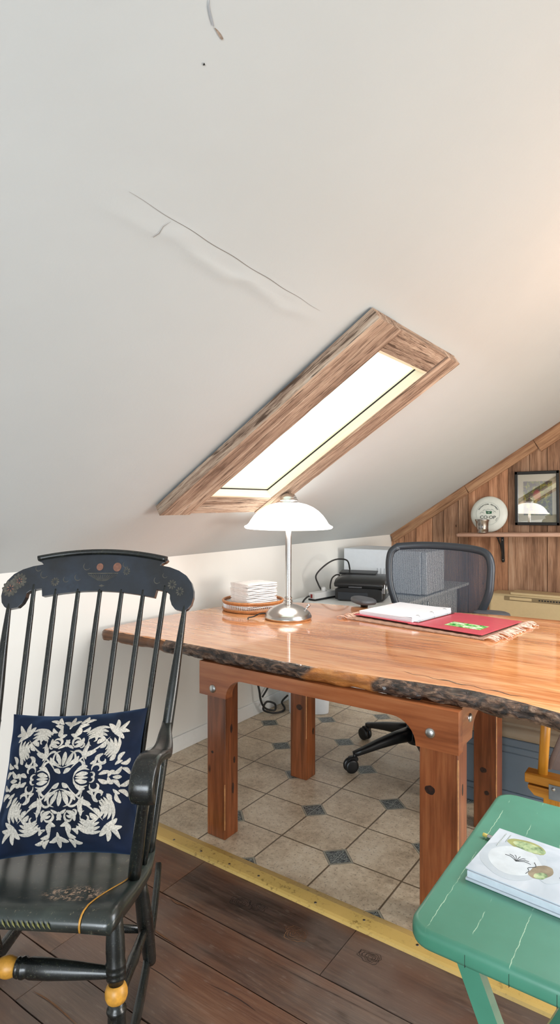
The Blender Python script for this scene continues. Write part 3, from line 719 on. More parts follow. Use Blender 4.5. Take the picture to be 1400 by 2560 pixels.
so = [(.219, .452), (.2205, .455), (.219, .459), (.208, .464), (.199, .472), (.188, .490), (.172, .512), (.150, .534), (.122, .553), (.090, .567), (.060, .574), (.034, .578), (.030, .579)]
si = [(max(r-.004, .028), z-.004) for r, z in so][::-1]
MB().lathe(so+si+[so[0]], n=72).build('shade', M['lampglass'], lamp)
MB().lathe([(.044, .572), (.0445, .578), (.041, .580), (.041, .584), (.0455, .586), (.0455, .592), (.042, .594), (.041, .599), (.036, .610), (.026, .619), (.012, .624), (.010, .627), (.006, .630), (0, .631)], n=36).build('finial', M['nickel'], lamp)
kM = Matrix.Rotation(R(35.08), 4, 'Z') @ Matrix.Rotation(R(38), 4, 'Y')
MB().lathe([(.004, 0), (.004, .014), (.0085, .014), (.0085, .028), (.007, .031), (0, .031)], kM @ Vector((.0, 0, 0))+Vector((.087*math.cos(R(35)), .087*math.sin(R(35)), .044)), 18, kM).build('switch_knob', M['silver'], lamp)
cpts = smooth_path([(-.095, -.065, .012), (-.135, -.04, .004), (-.16, -.075, .003), (-.185, -.11, .003), (-.20, -.04, .003)], 6)
cpts = smooth_path([(-.085, -.06, .022), (-.115, -.075, .020), (-.140, -.098, .006), (-.152, -.125, .0035), (-.135, -.15, .003)], 6)
MB().tube(cpts, .0032, 8).build('power_cord', M['cord'], lamp)

# ------------------------------------------------------------------ napkins in a round rattan tray
tx, ty = -2.005, 2.60
tray = thing('serving_tray', 'round rattan tray holding white napkins beside the lamp', 'tray', (tx, ty, ZT))
TR = .158
MB().lathe([(0, .002), (TR, .002), (TR+.004, .004), (TR+.004, .012), (TR, .014), (0, .010)], n=64).build('base', M['rattan'], tray)
def hoop(r, z, rad): return [(r*math.cos(2*PI*k/64), r*math.sin(2*PI*k/64), z) for k in range(64)]
b = MB(); b.tube(hoop(TR+.004, .052, .0), .0065, 10, closed=True); b.tube(hoop(TR+.003, .043, 0), .003, 8, closed=True); b.build('rim', M['rattan_d'], tray)
b = MB(); b.tube(hoop(TR+.004, .013, .0), .0055, 10, closed=True); b.build('lower_hoop', M['rattan_d'], tray)
sp0 = None
for k in range(96):
    a = 2*PI*k/96
    if k == 0:
        sp0 = MB().tube([(0, 0, .012), (0, 0, .05)], .0019, 6).build('stake', M['whiteenamel'], tray); q = sp0
    else:
        q = sp0.copy(); COL.objects.link(q); q.parent = tray
    q.location = ((TR+.002)*math.cos(a), (TR+.002)*math.sin(a), 0)
# folded napkins, one above the other
def napkin_mesh(seed):
    b = MB(); w, d, h = .192, .165, .0084
    def f(u, v):
        return None
    nx = 16
    prof = []
    ring_n = 24
    def P(u, a):
        # u along x, a around the folded section
        y = math.cos(a); z = math.sin(a)
        yy = math.copysign(abs(y)**.25, y)*d/2; zz = math.copysign(abs(z)**.5, z)*h/2
        x = (u-.5)*w
        wob = .0028*mnoise.noise(Vector((x*18+seed, yy*9, seed)))
        yy += .004*mnoise.noise(Vector((x*20, seed*3, zz*40)))
        return Vector((x, yy, zz+wob))
    V = [[b.bm.verts.new(P(i/nx, 2*PI*k/ring_n)) for k in range(ring_n)] for i in range(nx+1)]
    for i in range(nx):
        for k in range(ring_n): b._f([V[i][k], V[i][(k+1) % ring_n], V[i+1][(k+1) % ring_n], V[i+1][k]], True)
    b._f(V[0][::-1]); b._f(V[-1])
    return b
NN = 14
for k in range(NN):
    o = napkin_mesh(k*3.1).build('paper_napkin', M['napkin'], None, (tx+.008+random.uniform(-.002, .002), ty-.006+random.uniform(-.002, .002), ZT+.0205+k*.0095), (0, 0, R(72)+random.uniform(-.03, .03)))
    if k == NN-1: tag(o, 'topmost white folded paper napkin of the stack in the rattan tray', 'napkin', 'paper napkins in the tray')
    else: tag(o, 'white folded paper napkin within the stack, below the topmost one', 'napkin', 'paper napkins in the tray')

# ------------------------------------------------------------------ placemat, binder, papers, card
def mat_pt(x, y): return (x, y)
mc = Vector((-1.07, 2.835))
pm = thing('placemat', 'woven fringed placemat under the red binder', 'placemat', (mc.x, mc.y, ZT+.0012), R(-7))
b = MB()
b.grid(36, 24, lambda u, v: Vector(((u-.5)*.70, (v-.5)*.48+.002*math.sin(u*9), .004+.0012*math.sin(u*140)*1)), True)
b.grid(36, 2, lambda u, v: Vector(((u-.5)*.70, -.24+.002*math.sin(u*9), .004*v)), True); b.grid(36, 2, lambda u, v: Vector(((u-.5)*.70, .24+.002*math.sin(u*9), .004*v)), True)
b.build('woven_mat', M['mat'], pm)
for sgn in (-1, 1):
    b = MB()
    for k in range(46):
        y = -.24+.48*k/45; ln = random.uniform(.045, .075); dy = random.uniform(-.03, .03); x0 = sgn*.345
        p = [(x0, y, .005), (x0+sgn*ln*.35, y+dy*.2, .009+random.random()*.006), (x0+sgn*ln*.7, y+dy*.6, .006+random.random()*.006), (x0+sgn*ln, y+dy, .003)]
        b.tube(smooth_path(p, 3), [.0028]*4+[.0035]*3+[.0025]*3, 5)
    f = b.build('fringe', M['fringe'], pm); f['kind'] = 'stuff'
bd = thing('ring_binder', 'open red ring binder lying on the fringed placemat', 'binder', (-1.077, 2.85, ZT+.0077), R(-9.5))
# local: x right, left cover x<-.03, right cover x>.03
def cover(x0, x1, y0, y1, z0, z1, tz): return MB().box2((x0, y0, z0), (x1, y1, z1), .0012)
cr = cover(.022, .345, -.21, .20, .006, .0095, 0).build('right_cover', M['binder'], bd); cr['label'] = 'red right-hand cover'
cl = cover(-.335, -.022, -.205, .20, .006, .0095, 0).build('left_cover', M['binder'], bd)
MB().box2((-.022, -.207, .004), (.022, .20, .0075), .001).build('spine', M['binder'], bd)
MB().box2((-.014, -.17, .008), (.014, .17, .0125), .002).build('ring_plate', M['silver'], bd)
for y in (-.125, 0, .125):
    MB().tube([(-.018-.017*math.cos(a), y, .013+.022*math.sin(a)) for a in [R(q) for q in range(-20, 201, 20)]], .0016, 8).build('ring', M['silver'], bd)
pp = thing('paper_sheaf', 'white printed sheets on the left rings of the red binder', 'papers', (-1.077, 2.85, ZT+.0176), R(-9.5))
b = MB()
for k in range(9):
    dx, dy = random.uniform(-.002, .002), random.uniform(-.002, .002)
    z = .0008+k*.0021
    b.grid(14, 2, lambda u, v, z=z, dx=dx, dy=dy: Vector((-.318+.305*u+dx, -.185+.365*v+dy, z+.006*max(0, u-.5)**2*4*(k/9))), True)
    b.grid(2, 2, lambda u, v, z=z, dx=dx, dy=dy: Vector((-.013+dx, -.185+.365*u+dy, z-.002*v+.006*(k/9))), True)
    b.grid(2, 2, lambda u, v, z=z, dx=dx, dy=dy: Vector((-.318+.305*u+dx, -.185+dy, z-.002*v+.003*(k/9)*u)), True)
b.build('sheets', M['page'], pp)
cd = MB().box2((-.085, -.048, 0), (.085, .048, .0008)).build('postcard', M['card'], None, (-.885, 2.735, ZT+.0178), (0, 0, R(-8)))
tag(cd, 'small green and white picture card on the red binder cover', 'card')

# ------------------------------------------------------------------ office chair
oc = thing('office_chair', 'black mesh-backed swivel office chair behind the slab table', 'chair', (-1.21, 2.945, 0))
hub = Vector((0, 0, 0))
a0 = 234.0
b = MB(); b.lathe([(0, .10), (.045, .10), (.055, .12), (.05, .19), (.03, .20), (.03, .34), (.022, .34), (.022, .47), (0, .47)], n=24); b.build('gas_column', M['ocbase'], oc)
arm0 = None
for k in range(5):
    ang = R(a0+72*k); ca, sa = math.cos(ang), math.sin(ang)
    P = lambda r, z: Vector((r*ca, r*sa, z))
    side = Vector((-sa, ca, 0))
    arm = MB().sweep([P(.03, .150), P(.12, .140), P(.22, .120), P(.31, .098), P(.355, .088)], [.06, .055, .046, .036, .03], [.07, .055, .042, .030, .024], side, 16).build('base_arm', M['ocbase'], oc)
    cs = MB()
    off = side*.0
    cs.tube([P(.350, .095), P(.350, .06)], .010, 12)
    cs.sweep([P(.36, .066)+side*-.014, P(.36, .066)+side*.014], [.044, .044], [.022, .022], Vector((ca, sa, 0)), 12)
    yoke = cs.build('caster', M['ocbase'], oc)
    for sd in (-1, 1):
        w = MB(); Mw = Matrix.Rotation(ang, 4, 'Z') @ Matrix.Rotation(R(90), 4, 'X')
        w.lathe([(0, -.010), (.024, -.010), (.032, -.008), (.0345, -.003), (.0345, .003), (.032, .008), (.024, .010), (0, .010)], P(.372, .0348)+side*sd*.0135, 32, Mw)
        w.build('wheel', M['ocbase'], yoke)
up = Matrix.Rotation(R(4), 4, 'Z')
def U(x, y, z): return up @ Vector((x, y, z))
# seat
def seatf(u, v):
    a = 2*PI*u; c, s_ = math.cos(a), math.sin(a); q = (abs(c)**4+abs(s_)**4)**-.25
    prof = [(0, .475), (.6, .485), (.9, .485), (1.0, .47), (1.0, .435), (.9, .425), (0, .425)]
    f = v*(len(prof)-1); i = min(int(f), len(prof)-2); t_ = f-i
    r = prof[i][0]*(1-t_)+prof[i+1][0]*t_; z = prof[i][1]*(1-t_)+prof[i+1][1]*t_
    return U(.25*c*q*r, -.01+.24*s_*q*r, z)
MB().grid(40, 19, seatf, closeu=True).build('seat', M['fabric'], oc)
# backrest: frame hoop + mesh; outline in local x,z
bx0, bz = .025, .0
BZ = -.026
outl = [(-.245, 1.118), (-.10, 1.128), (.08, 1.125), (.215, 1.112), (.272, 1.085), (.293, 1.03), (.292, .95), (.285, .88), (.262, .815), (.225, .74), (.19, .68), (.12, .64), (0, .63), (-.12, .64), (-.20, .68), (-.245, .74), (-.272, .815), (-.290, .88), (-.298, .95), (-.298, 1.03), (-.284, 1.085)]
def yb(x, z): return .335+.05*(z-.7)-.05*(x/.29)**2+.0
loop = smooth_path(outl+[outl[0]], 4)[:-1] if False else None
pts3 = [(x+bx0, z+BZ) for x, z in outl]
sm = smooth_path([(x, 0, z) for x, z in pts3]+[(pts3[0][0], 0, pts3[0][1])], 5)[:-1]
# frame
ring_pts = [U(p.x, yb(p.x-bx0, p.z), p.z) for p in sm]
cen = Vector((sum(p.x for p in ring_pts)/len(ring_pts), 0, .9))
fb = MB(); n = len(sm); rings = []
for i, p in enumerate(sm):
    c2 = Vector((bx0, 0, .90)); rad = (Vector((p.x, 0, p.z))-c2); rn = rad.normalized()
    tn = (sm[(i+1) % n]-sm[i-1]); tn = Vector((tn.x, 0, tn.z)).normalized(); nr = Vector((tn.z, 0, -tn.x))
    if nr.dot(rn) < 0: nr = -nr
    rr = []
    for k in range(12):
        a = 2*PI*k/12
        q = Vector((p.x, yb(p.x-bx0, p.z), p.z))+nr*(.021*math.cos(a)-.012)+Vector((0, .015*math.sin(a), 0))
        rr.append(fb.bm.verts.new(U(*q)))
    rings.append(rr)
for i in range(n):
    A, B = rings[i], rings[(i+1) % n]
    for k in range(12): fb._f([A[k], A[(k+1) % 12], B[(k+1) % 12], B[k]], True)
back = fb.build('backrest_frame', M['ocframe'], oc)
mb = MB()
def mesh_fn(u, v):
    p = sm[int(round(u*n)) % n]; c2 = Vector((bx0, 0, .89)); q = c2+(Vector((p.x, 0, p.z))-c2)*v*.955
    return U(q.x, yb(q.x-bx0, q.z)-.004, q.z)
mb.grid(n, 14, lambda u, v: mesh_fn(u, v), closeu=True)
bmesh.ops.remove_doubles(mb.bm, verts=mb.bm.verts, dist=1e-5)
mb.build('backrest_mesh', M['mesh'], oc)
MB().sweep([U(bx0, .06, .40), U(bx0, .22, .40), U(bx0, .33, .45), U(bx0, .355, .56), U(bx0, .36, .70)], [.09, .09, .09, .08, .07], [.03, .03, .028, .025, .022], U(1, 0, 0), 14).build('back_support', M['ocbase'], oc)
for sx_, yy, zz, rotp in ((-1, .085, .785, R(-32)), (1, .305, .742, R(0))):
    xw = -.355 if sx_ < 0 else .29
    pd = MB(); Mp = Matrix.Translation((xw, yy, zz)) @ Matrix.Rotation(rotp, 4, 'Z')
    def pf(u, v, Mp=Mp):
        a = 2*PI*u; c, s_ = math.cos(a), math.sin(a); q = (abs(c)**3+abs(s_)**3)**(-1/3)
        prof = [(0, .019), (.75, .018), (.95, .011), (1, 0), (.93, -.012), (.7, -.016), (0, -.016)]
        f = v*(len(prof)-1); i = min(int(f), len(prof)-2); t_ = f-i
        r = prof[i][0]*(1-t_)+prof[i+1][0]*t_; z = prof[i][1]*(1-t_)+prof[i+1][1]*t_
        return Mp @ Vector((.095*c*q*r, .05*s_*q*r*(1+.25*c), z))
    pd.grid(32, 19, pf, closeu=True).build('armrest', M['armpad'], oc)
    MB().sweep([(xw, yy+.02, zz-.016), (xw, yy+.035, zz-.08), (xw*1.0, yy+.05, .60), (xw*.97, yy-.02, .47), (xw*.7, .0, .415)], [.05, .045, .045, .05, .05], [.03, .026, .026, .026, .02], Vector((0, 1, 0)), 12).build('armrest_post', M['ocbase'], oc)

# ------------------------------------------------------------------ counter against the knee wall
cab = thing('base_cabinet', 'white cabinet under the pale counter in the eaves corner', 'cabinet', (-2.0, 4.3, 0))
b = MB(); b.box2((-.29, -.75, 0), (.29, .72, .648), .002); b.build('body', M['whitemelamine'], cab)
b = MB(); b.box2((.2905, -.70, .04), (.306, -.02, .63), .002); dr = b.build('door', M['whitemelamine'], cab)
MB().box2((.306, -.09, .5), (.322, -.075, .6), .003).build('handle', M['silver'], dr)
b = MB(); b.box2((.2905, -.01, .04), (.306, .69, .63), .002); dr = b.build('door', M['whitemelamine'], cab)
MB().box2((.306, .015, .5), (.322, .03, .6), .003).build('handle', M['silver'], dr)
wt = MB().box2((-2.298, 3.42, .650), (-1.60, 5.015, .672), .003).build('worktop', M['whitemelamine'])
tag(wt, 'pale flat counter top along the eaves wall behind the table', 'worktop')
ZC = .672
# power strip
ps = thing('power_strip', 'white power strip with red switch lying on the counter', 'power strip', (-2.165, 3.455, ZC+.001), R(82))
MB().box2((0, -.028, .010), (.24, .028, .052), .004).build('housing', M['striptop'], ps)
MB().box2((-.002, -.030, 0), (.242, .030, .012), .002).build('base', M['plasticblack'], ps)
MB().box2((-.004, -.006, .018), (.002, .008, .043), .001).build('switch', M['redswitch'], ps)
for k in range(2): MB().box2((.12+.06*k, -.014, .052), (.15+.06*k, .014, .0535)).build('outlet', M['slot'], ps)
def cable(name, pts, rad, label, m=None, k=8):
    o = MB().tube(smooth_path(pts, k), rad, 8).build(name, m or M['cord']); return tag(o, label, 'cable')
cable('power_cable', [(-2.165, 3.58, ZC+.060), (-2.185, 3.57, ZC+.10), (-2.195, 3.56, ZC+.16), (-2.16, 3.62, ZC+.225), (-2.12, 3.70, ZC+.262), (-2.085, 3.80, ZC+.25), (-2.10, 3.87, ZC+.18)], .0055, 'large black cable loop rising from the power strip', k=8)
cable('power_cable', [(-2.135, 3.65, ZC+.060), (-2.14, 3.66, ZC+.09), (-2.13, 3.67, ZC+.135), (-2.115, 3.71, ZC+.155), (-2.105, 3.745, ZC+.14), (-2.11, 3.78, ZC+.10)], .005, 'small black cable loop between power strip and printer', k=8)
MB().lathe([(0, 0), (.017, 0), (.017, .022), (.01, .03), (0, .03)], (.128, 0, .05), 16).build('plug', M['striptop'], ps)
cable('power_cable', [(-2.182, 3.452, ZC+.03), (-2.19, 3.435, ZC+.024), (-2.20, 3.41, ZC+.004), (-2.215, 3.40, ZC-.03), (-2.285, 3.36, .5), (-2.293, 3.25, .3), (-2.292, 3.14, .16), (-2.285, 3.06, .105)], .006, 'thick black cable hanging off the front end of the counter')
cable('floor_cable', [(-2.292, 2.80, .45), (-2.28, 2.93, .33), (-2.262, 2.985, .20), (-2.25, 3.00, .10), (-2.235, 3.03, .05), (-2.20, 3.075, .035), (-2.225, 3.11, .06), (-2.262, 3.075, .075), (-2.255, 3.03, .04), (-2.22, 3.08, .012), (-2.19, 3.14, .010), (-2.21, 3.20, .012), (-2.26, 3.24, .03), (-2.27, 3.32, .05)], .0065, 'black cable looped on the floor by the white wall under the table', k=8)
cable('wall_cable', [(-2.288, 2.62, .62), (-2.288, 2.78, .44), (-2.288, 2.72, .30), (-2.288, 2.60, .22)], .0035, 'thin black cable hanging down the white wall under the table', k=8)
# printer
pr = thing('printer', 'black printer with rounded lid on the counter', 'printer', (-1.925, 3.735, ZC+.001), R(16))
b = MB(); b.sweep([(0, -.145, .045), (0, -.14, .045), (0, .14, .045), (0, .145, .045)], [.30, .325, .325, .30], [.085, .09, .09, .085], Vector((1, 0, 0)), 24, e=10); b.build('body', M['plasticblack'], pr)
b = MB(); b.sweep([(0, -.158, .10), (0, -.150, .108), (0, -.10, .122), (0, .05, .13), (0, .14, .13), (0, .15, .128)], [.31, .335, .345, .345, .34, .32], [.02, .04, .056, .06, .058, .04], Vector((1, 0, 0)), 24, e=6); b.build('lid', M['plasticblack'], pr)
MB().box((-.02, -.162, .098), (.09, .012, .010), None, .003).build('lid_handle', M['armpad'], pr)
MB().box((-.04, -.146, .035), (.20, .006, .05), None, .001).build('front_tray', M['ocframe'], pr)
MB().box((-.05, .10, .168), (.26, .09, .012), Matrix.Rotation(R(8), 3, 'X'), .003).build('paper_support', M['plasticblack'], pr)
MB().tube([(.176, -.06+.03*math.cos(a), .085+.03*math.sin(a)) for a in [R(q) for q in range(0, 361, 24)]], .007, 8).build('hinge_ring', M['silver'], pr)
MB().box((.165, -.135, .09), (.02, .016, .06), None, .003).build('latch', M['silver'], pr)
# white boxy appliance
mw = thing('microwave', 'white boxy appliance with vent slots standing on the counter in the corner', 'appliance', (-1.925, 4.22, ZC+.001))
MB().box2((-.325, -.17, .01), (.29, .19, .315), .006).build('body', M['whiteenamel'], mw)
d_ = MB().box2((.292, -.165, .012), (.335, .185, .312), .008).build('door', M['whiteenamel'], mw)
for k in range(3): MB().box2((-.045+.028*k, -.1715, .07), (-.041+.028*k, -.169, .18)).build('vent_slot', M['slot'], mw)
for sxx in (-.28, .25):
    for syy in (-.13, .15): MB().lathe([(0, 0), (.015, 0), (.015, .012), (0, .012)], (sxx, syy, 0), 14).build('foot', M['plasticblack'], mw)

# ------------------------------------------------------------------ shelf on the plank wall
sh = thing('wall_shelf', 'pinkish wooden shelf board on the plank wall', 'shelf', (-1.66, 4.945, 1.068)); sh.rotation_euler = (0, R(-1.9), 0)
b = MB(); b.sweep([(0, 0, 0), (.012, 0, 0), (.9, 0, 0), (1.7, 0, 0)], [.15, .16, .16, .16], [.026, .034, .034, .034], Vector((0, 1, 0)), 20, e=5); b.build('board', M['shelf'], sh)
for xb in (.325, 1.35):
    b = MB()
    b.box2((xb-.012, .078, -.215), (xb+.012, .084, -.017), .001); b.box2((xb-.012, -.05, -.023), (xb+.012, .08, -.017), .001)
    b.tube(smooth_path([(xb, .078, -.20), (xb, .062, -.15), (xb, .03, -.09), (xb, -.02, -.05), (xb, -.045, -.024)], 5), .007, 8)
    b.lathe([(.012, 0), (.012, .006), (0, .006)], (xb, .084, -.215), 14, Matrix.Rotation(R(90), 4, 'X'))
    b.build('bracket', M['iron'], sh)
    for zz in (-.045, -.205): MB().lathe([(.005, 0), (.004, .003), (0, .004)], (xb, .077, zz), 12, Matrix.Rotation(R(90), 4, 'X')).build('screw', M['bolt'], sh)
# flying disc leaning on the wall
fr = thing('flying_disc', 'cream flying disc printed in green and black, leaning on the shelf', 'frisbee', (-1.437, 4.990, 1.094)); fr.rotation_euler = (R(-9), 0, 0)
FM = Matrix.Rotation(R(90), 4, 'X')
MB().lathe([(0, .028), (.09, .027), (.118, .023), (.138, .014), (.147, .004), (.148, -.002), (.146, -.004), (.143, -.002), (.134, .010), (.115, .019), (.09, .023), (0, .024)], (0, 0, .148), 64, FM).build('disc', M['disc'], fr)
def flat_text(txt, size, m, x, z, y, ang=0, name='print', parent=fr, sxs=1.0):
    me = text_mb(txt, size); me.materials.append(m); o = bpy.data.objects.new(name, me); COL.objects.link(o); o.parent = parent
    o.location = (x, y, z); o.rotation_euler = (R(90), R(-ang), 0); o.scale = (sxs, 1, 1); return o
FZ = .148; FY = -.0290
def join_texts(lst, name, m, parent):
    b = MB()
    for txt, size, x, z, ang, sxs in lst:
        me = text_mb(txt, size); T_ = Matrix.Translation((x, FY, z)) @ Matrix.Rotation(R(-ang), 4, 'Y') @ Matrix.Rotation(R(90), 4, 'X') @ Matrix.Diagonal((sxs, 1, 1, 1))
        bmt = bmesh.new(); bmt.from_mesh(me)
        mp = {v: b.bm.verts.new(T_ @ v.co) for v in bmt.verts}
        for f in bmt.faces:
            try: b.bm.faces.new([mp[v] for v in f.verts])
            except ValueError: pass
        bmt.free(); bpy.data.meshes.remove(me)
    return b.build(name, m, parent)
join_texts([('CO·OP', .036, 0, FZ-.030, 0, 1.12)], 'printed_name', M['ink'], fr)
arc = []
txt = 'RECREATIONAL EQUIPMENT'
for k, ch in enumerate(txt):
    a = 152-124*k/(len(txt)-1)
    if ch != ' ': arc.append((ch, .0145, .082*math.cos(R(a)), FZ+.082*math.sin(R(a))-.004, a-90, 1))
for k, ch in enumerate('INC'):
    a = 342-9*k; arc.append((ch, .013, .080*math.cos(R(a)), FZ+.080*math.sin(R(a))-.004, a-90, 1))
join_texts(arc, 'printed_ring', M['ink'], fr)
b = MB(); b.prism([(-.022, .012), (.028, .010), (.024, -.008), (.030, -.010), (-.016, -.012), (-.018, -.004)], .0008, lambda a, c, d: Vector((a+.004, FY+d-.0006, FZ+.010+c))); b.build('printed_banner', M['inkgreen'], fr)
join_texts([('REI', .013, .006, FZ+.0095, 0, 1)], 'banner_letters', M['disc'], fr).location = (0, -.0009, 0)
b = MB()
for (x0, z0, w, h) in ((-.062, .0, .03, .016), (-.04, .02, .03, .016), (-.012, .028, .03, .012), (.02, .026, .026, .012), (.042, .008, .022, .016)):
    b.tube([(x0, FY, FZ+z0), (x0+w*.3, FY, FZ+z0+h), (x0+w*.5, FY, FZ+z0+h*.4), (x0+w*.7, FY, FZ+z0+h*.8), (x0+w, FY, FZ+z0)], .0009, 5)
b.tube([(.094*math.cos(2*PI*k/60), FY+.0012, FZ+.094*math.sin(2*PI*k/60)) for k in range(60)], .0007, 5, closed=True)
b.build('printed_lines', M['inkgrey'], fr)
# metal cup
cup = MB().lathe([(0, .002), (.038, .002), (.041, 0), (.043, .003), (.047, .05), (.051, .088), (.056, .092), (.0575, .104), (.0585, .107), (.056, .107), (.054, .093), (.049, .088), (.044, .01), (0, .006)], n=48).build('metal_cup', M['nickel'], None, (-1.455, 4.898, 1.0935))
tag(cup, 'small shiny metal cup on the shelf before the flying disc', 'cup')
# framed picture
pf_ = thing('picture_frame', 'black framed garden picture behind glass on the plank wall', 'picture', (-1.07, 5.018, 1.369)); pf_.rotation_euler = (0, R(-.6), 0)
W_, H_ = .327, .424
b = MB()
for (x0, x1, z0, z1) in ((-W_/2, W_/2, H_/2-.024, H_/2), (-W_/2, W_/2, -H_/2, -H_/2+.024), (-W_/2, -W_/2+.022, -H_/2, H_/2), (W_/2-.022, W_/2, -H_/2, H_/2)):
    b.box2((x0, -.012, z0), (x1, .014, z1), .003)
b.build('frame', M['framewood'], pf_)
MB().box2((-W_/2+.01, .004, -H_/2+.01), (W_/2-.01, .008, H_/2-.01)).build('mat_board', M['matboard'], pf_)
MB().box2((-.105, -.0005, -.133), (.105, .0035, .133)).build('print', M['print'], pf_, (.005, .0, .0))
MB().box2((-W_/2+.018, -.004, -H_/2+.02), (W_/2-.018, -.0025, H_/2-.02)).build('glass', M['glass'], pf_)

# ------------------------------------------------------------------ heater, bin, tote
ht = thing('wall_heater', 'beige enamel wall heater standing against the plank wall', 'heater', (-.86, 4.90, 0))
MB().box2((-.52, -.10, .04), (.52, .12, .632), .022).build('cabinet', M['heater'], ht)
MB().box2((-.36, -.09, .628), (.36, .09, .648), .006).build('top_cover', M['heater'], ht)
MB().box2((-.40, -.104, .585), (.40, -.096, .618), .003).build('control_panel', M['heaterdark'], ht)
MB().box2((-.36, -.106, .592), (-.2, -.100, .612), .002).build('panel_door', M['heater'], ht)
b = MB()
for k in range(14): b.box2((-.15+.02*k, -.107, .598), (-.14+.02*k, -.102, .608))
b.build('grille', M['plasticblack'], ht)
for xx in (-.45, .45): MB().box2((xx-.03, -.08, 0), (xx+.03, .1, .05), .003).build('foot', M['heaterdark'], ht)
wb = thing('wastebasket', 'white rounded plastic wastebasket on the tiles under the table', 'wastebasket', (-2.085, 3.29, 0), R(35))
def binf(u, v):
    a = 2*PI*u; c, s_ = math.cos(a), math.sin(a); q = (abs(c)**5+abs(s_)**5)**-.2
    prof = [(0, .004), (.93, .004), (.95, .0), (.96, .012), (1.12, .52), (1.16, .525), (1.16, .535), (1.10, .535), (.93, .02), (0, .012)]
    f = v*(len(prof)-1); i = min(int(f), len(prof)-2); t_ = f-i
    r = prof[i][0]*(1-t_)+prof[i+1][0]*t_; z = prof[i][1]*(1-t_)+prof[i+1][1]*t_
    return Vector((.132*c*q*r, .10*s_*q*r, z))
MB().grid(48, 28, binf, closeu=True).build('bin_body', M['whiteenamel'], wb)
tt = thing('storage_tote', 'slate-blue lidded storage tote on the tiles beyond the table legs', 'storage box', (-.60, 2.84, 0))
b = MB()
for (z0, z1, g) in ((0, .06, .012), (.06, .085, .006), (.085, .255, .010), (.255, .285, .004), (.285, .318, .0)):
    b.box2((-.30+g, -.15+g, z0), (.30-g, .15-g, z1+.001), .006)
b.build('body', M['toteblue'], tt)
b = MB(); b.box2((-.31, -.158, .318), (.31, .158, .366), .016); b.box2((-.27, -.12, .36), (.27, .12, .376), .008); b.build('lid', M['totelid'], tt)

# ------------------------------------------------------------------ ochre wooden stand at the right
es = thing('wooden_stand', 'ochre painted wooden stand with metal plate beside the green table', 'stand', (-.32, 2.12, 0))
E0 = Vector((-.32, 2.12, 0))
MB().box2((-.165, -.028, .412), (.25, .028, .442), .003).build('rail', M['ochre'], es)
b = MB(); b.prism([(-.155, .405), (-.155, .395), (-.135, .375), (-.09, .372), (.25, .372), (.25, .405)], .05, lambda a, c, d: Vector((a, -.025+d, c))); b.build('lower_rail', M['ochre'], es)
MB().tube([(-.115, 0, .43), (-.108, .0, .55), (-.10, .0, .685)], .0155, 16).build('post', M['ochrez'], es)
MB().box2((-.11, -.015, 0), (-.06, .015, .374), .003).build('leg', M['ochrez'], es)
MB().box2((.17, -.015, 0), (.21, .015, .374), .003).build('leg', M['ochrez'], es)
b = MB(); b.box2((-.090, -.0315, .377), (.12, -.028, .425), .001); pl = b.build('metal_plate', M['plate'], es)
for (xx, zz) in ((-.076, .412), (.0, .39), (.05, .412)): MB().lathe([(.006, 0), (.005, .003), (0, .004)], (xx, -.0315, zz), 12, Matrix.Rotation(R(90), 4, 'X')).build('rivet', M['bolt'], pl)
b = MB(); b.sweep([(-.075, .05, .44), (-.04, .07, .54), (-.005, .09, .66)], [.02, .02, .02], [.25, .25, .25], Vector((0, 1, 0)), 16, e=6)
b = MB(); b.grid(10, 6, lambda u, v: Vector((-.105+.085*u+.20*v, .045+.01*math.sin(v*3), .445+.235*u-.01*v)), True)
b.grid(10, 6, lambda u, v: Vector((-.105+.085*u+.20*v, .052+.01*math.sin(v*3), .445+.235*u-.01*v)), True)
b.tube([(-.105, .048, .445), (-.02, .048, .68)], .009, 8)
b.build('canvas_panel', M['canvas'], es)

# ------------------------------------------------------------------ green folding table
gt = thing('folding_table', 'green painted wooden folding table with worn board joints', 'table', (-.200, 1.203, 0))
def rrect(w, d, r, n=8):
    P = []
    for cx, cy, a0_ in ((w/2-r, d/2-r, 0), (-w/2+r, d/2-r, 90), (-w/2+r, -d/2+r, 180), (w/2-r, -d/2+r, 270)):
        for k in range(n+1):
            a = R(a0_+90*k/n); P.append((cx+r*math.cos(a), cy+r*math.sin(a)))
    return P
b = MB(); w_, d_2 = .40, .562
secs = [(.0, .645, .040), (.006, .6445, .04), (.0, .643, .036)]
layers = [(-.010, .645), (-.004, .6435), (-.0012, .640), (0, .634), (0, .622), (-.002, .617), (-.008, .615)]
rings = [[b.bm.verts.new((x, y, z)) for x, y in rrect(w_+2*o, d_2+2*o, .042+o)] for o, z in layers]
b._f(rings[0]); b._f(rings[-1][::-1]); nr = len(rings[0])
for A, B in zip(rings, rings[1:]):
    for k in range(nr): b._f([A[k], A[(k+1) % nr], B[(k+1) % nr], B[k]], True)
gtop = b.build('tabletop', M['green'], gt, (0, 0, 0))
b = MB()
for k in range(0, 5):
    xq = -.101+.0655*k
    if abs(xq) < .19: b.box2((xq-.0003, -d_2/2-.0004, .6165), (xq+.0003, -d_2/2+.002, .636))
b.build('board_joint', M['gap'], gtop)
def xleg(y, x0, x1, wdt=.031, th=.02):
    a = Vector((x0, y, .614)); c = Vector((x1, y, .0)); d = (c-a).normalized(); q = Vector((d.z, 0, -d.x))
    return MB().prism([(x0-wdt*.55, .614), (x0+wdt*.55, .614), (x1+wdt*.55, 0), (x1-wdt*.55, 0)], th, lambda p, z, dd: Vector((p, y-th/2+dd, z))).build('leg', M['green'], gt)
xleg(-.262, -.100, .16); xleg(.235, -.100, .16); xleg(-.228, .13, -.15); xleg(.262-.05, .13, -.15)
MB().box2((.145, -.24, .08), (.165, .22, .105), .002).build('stretcher', M['green'], gt)
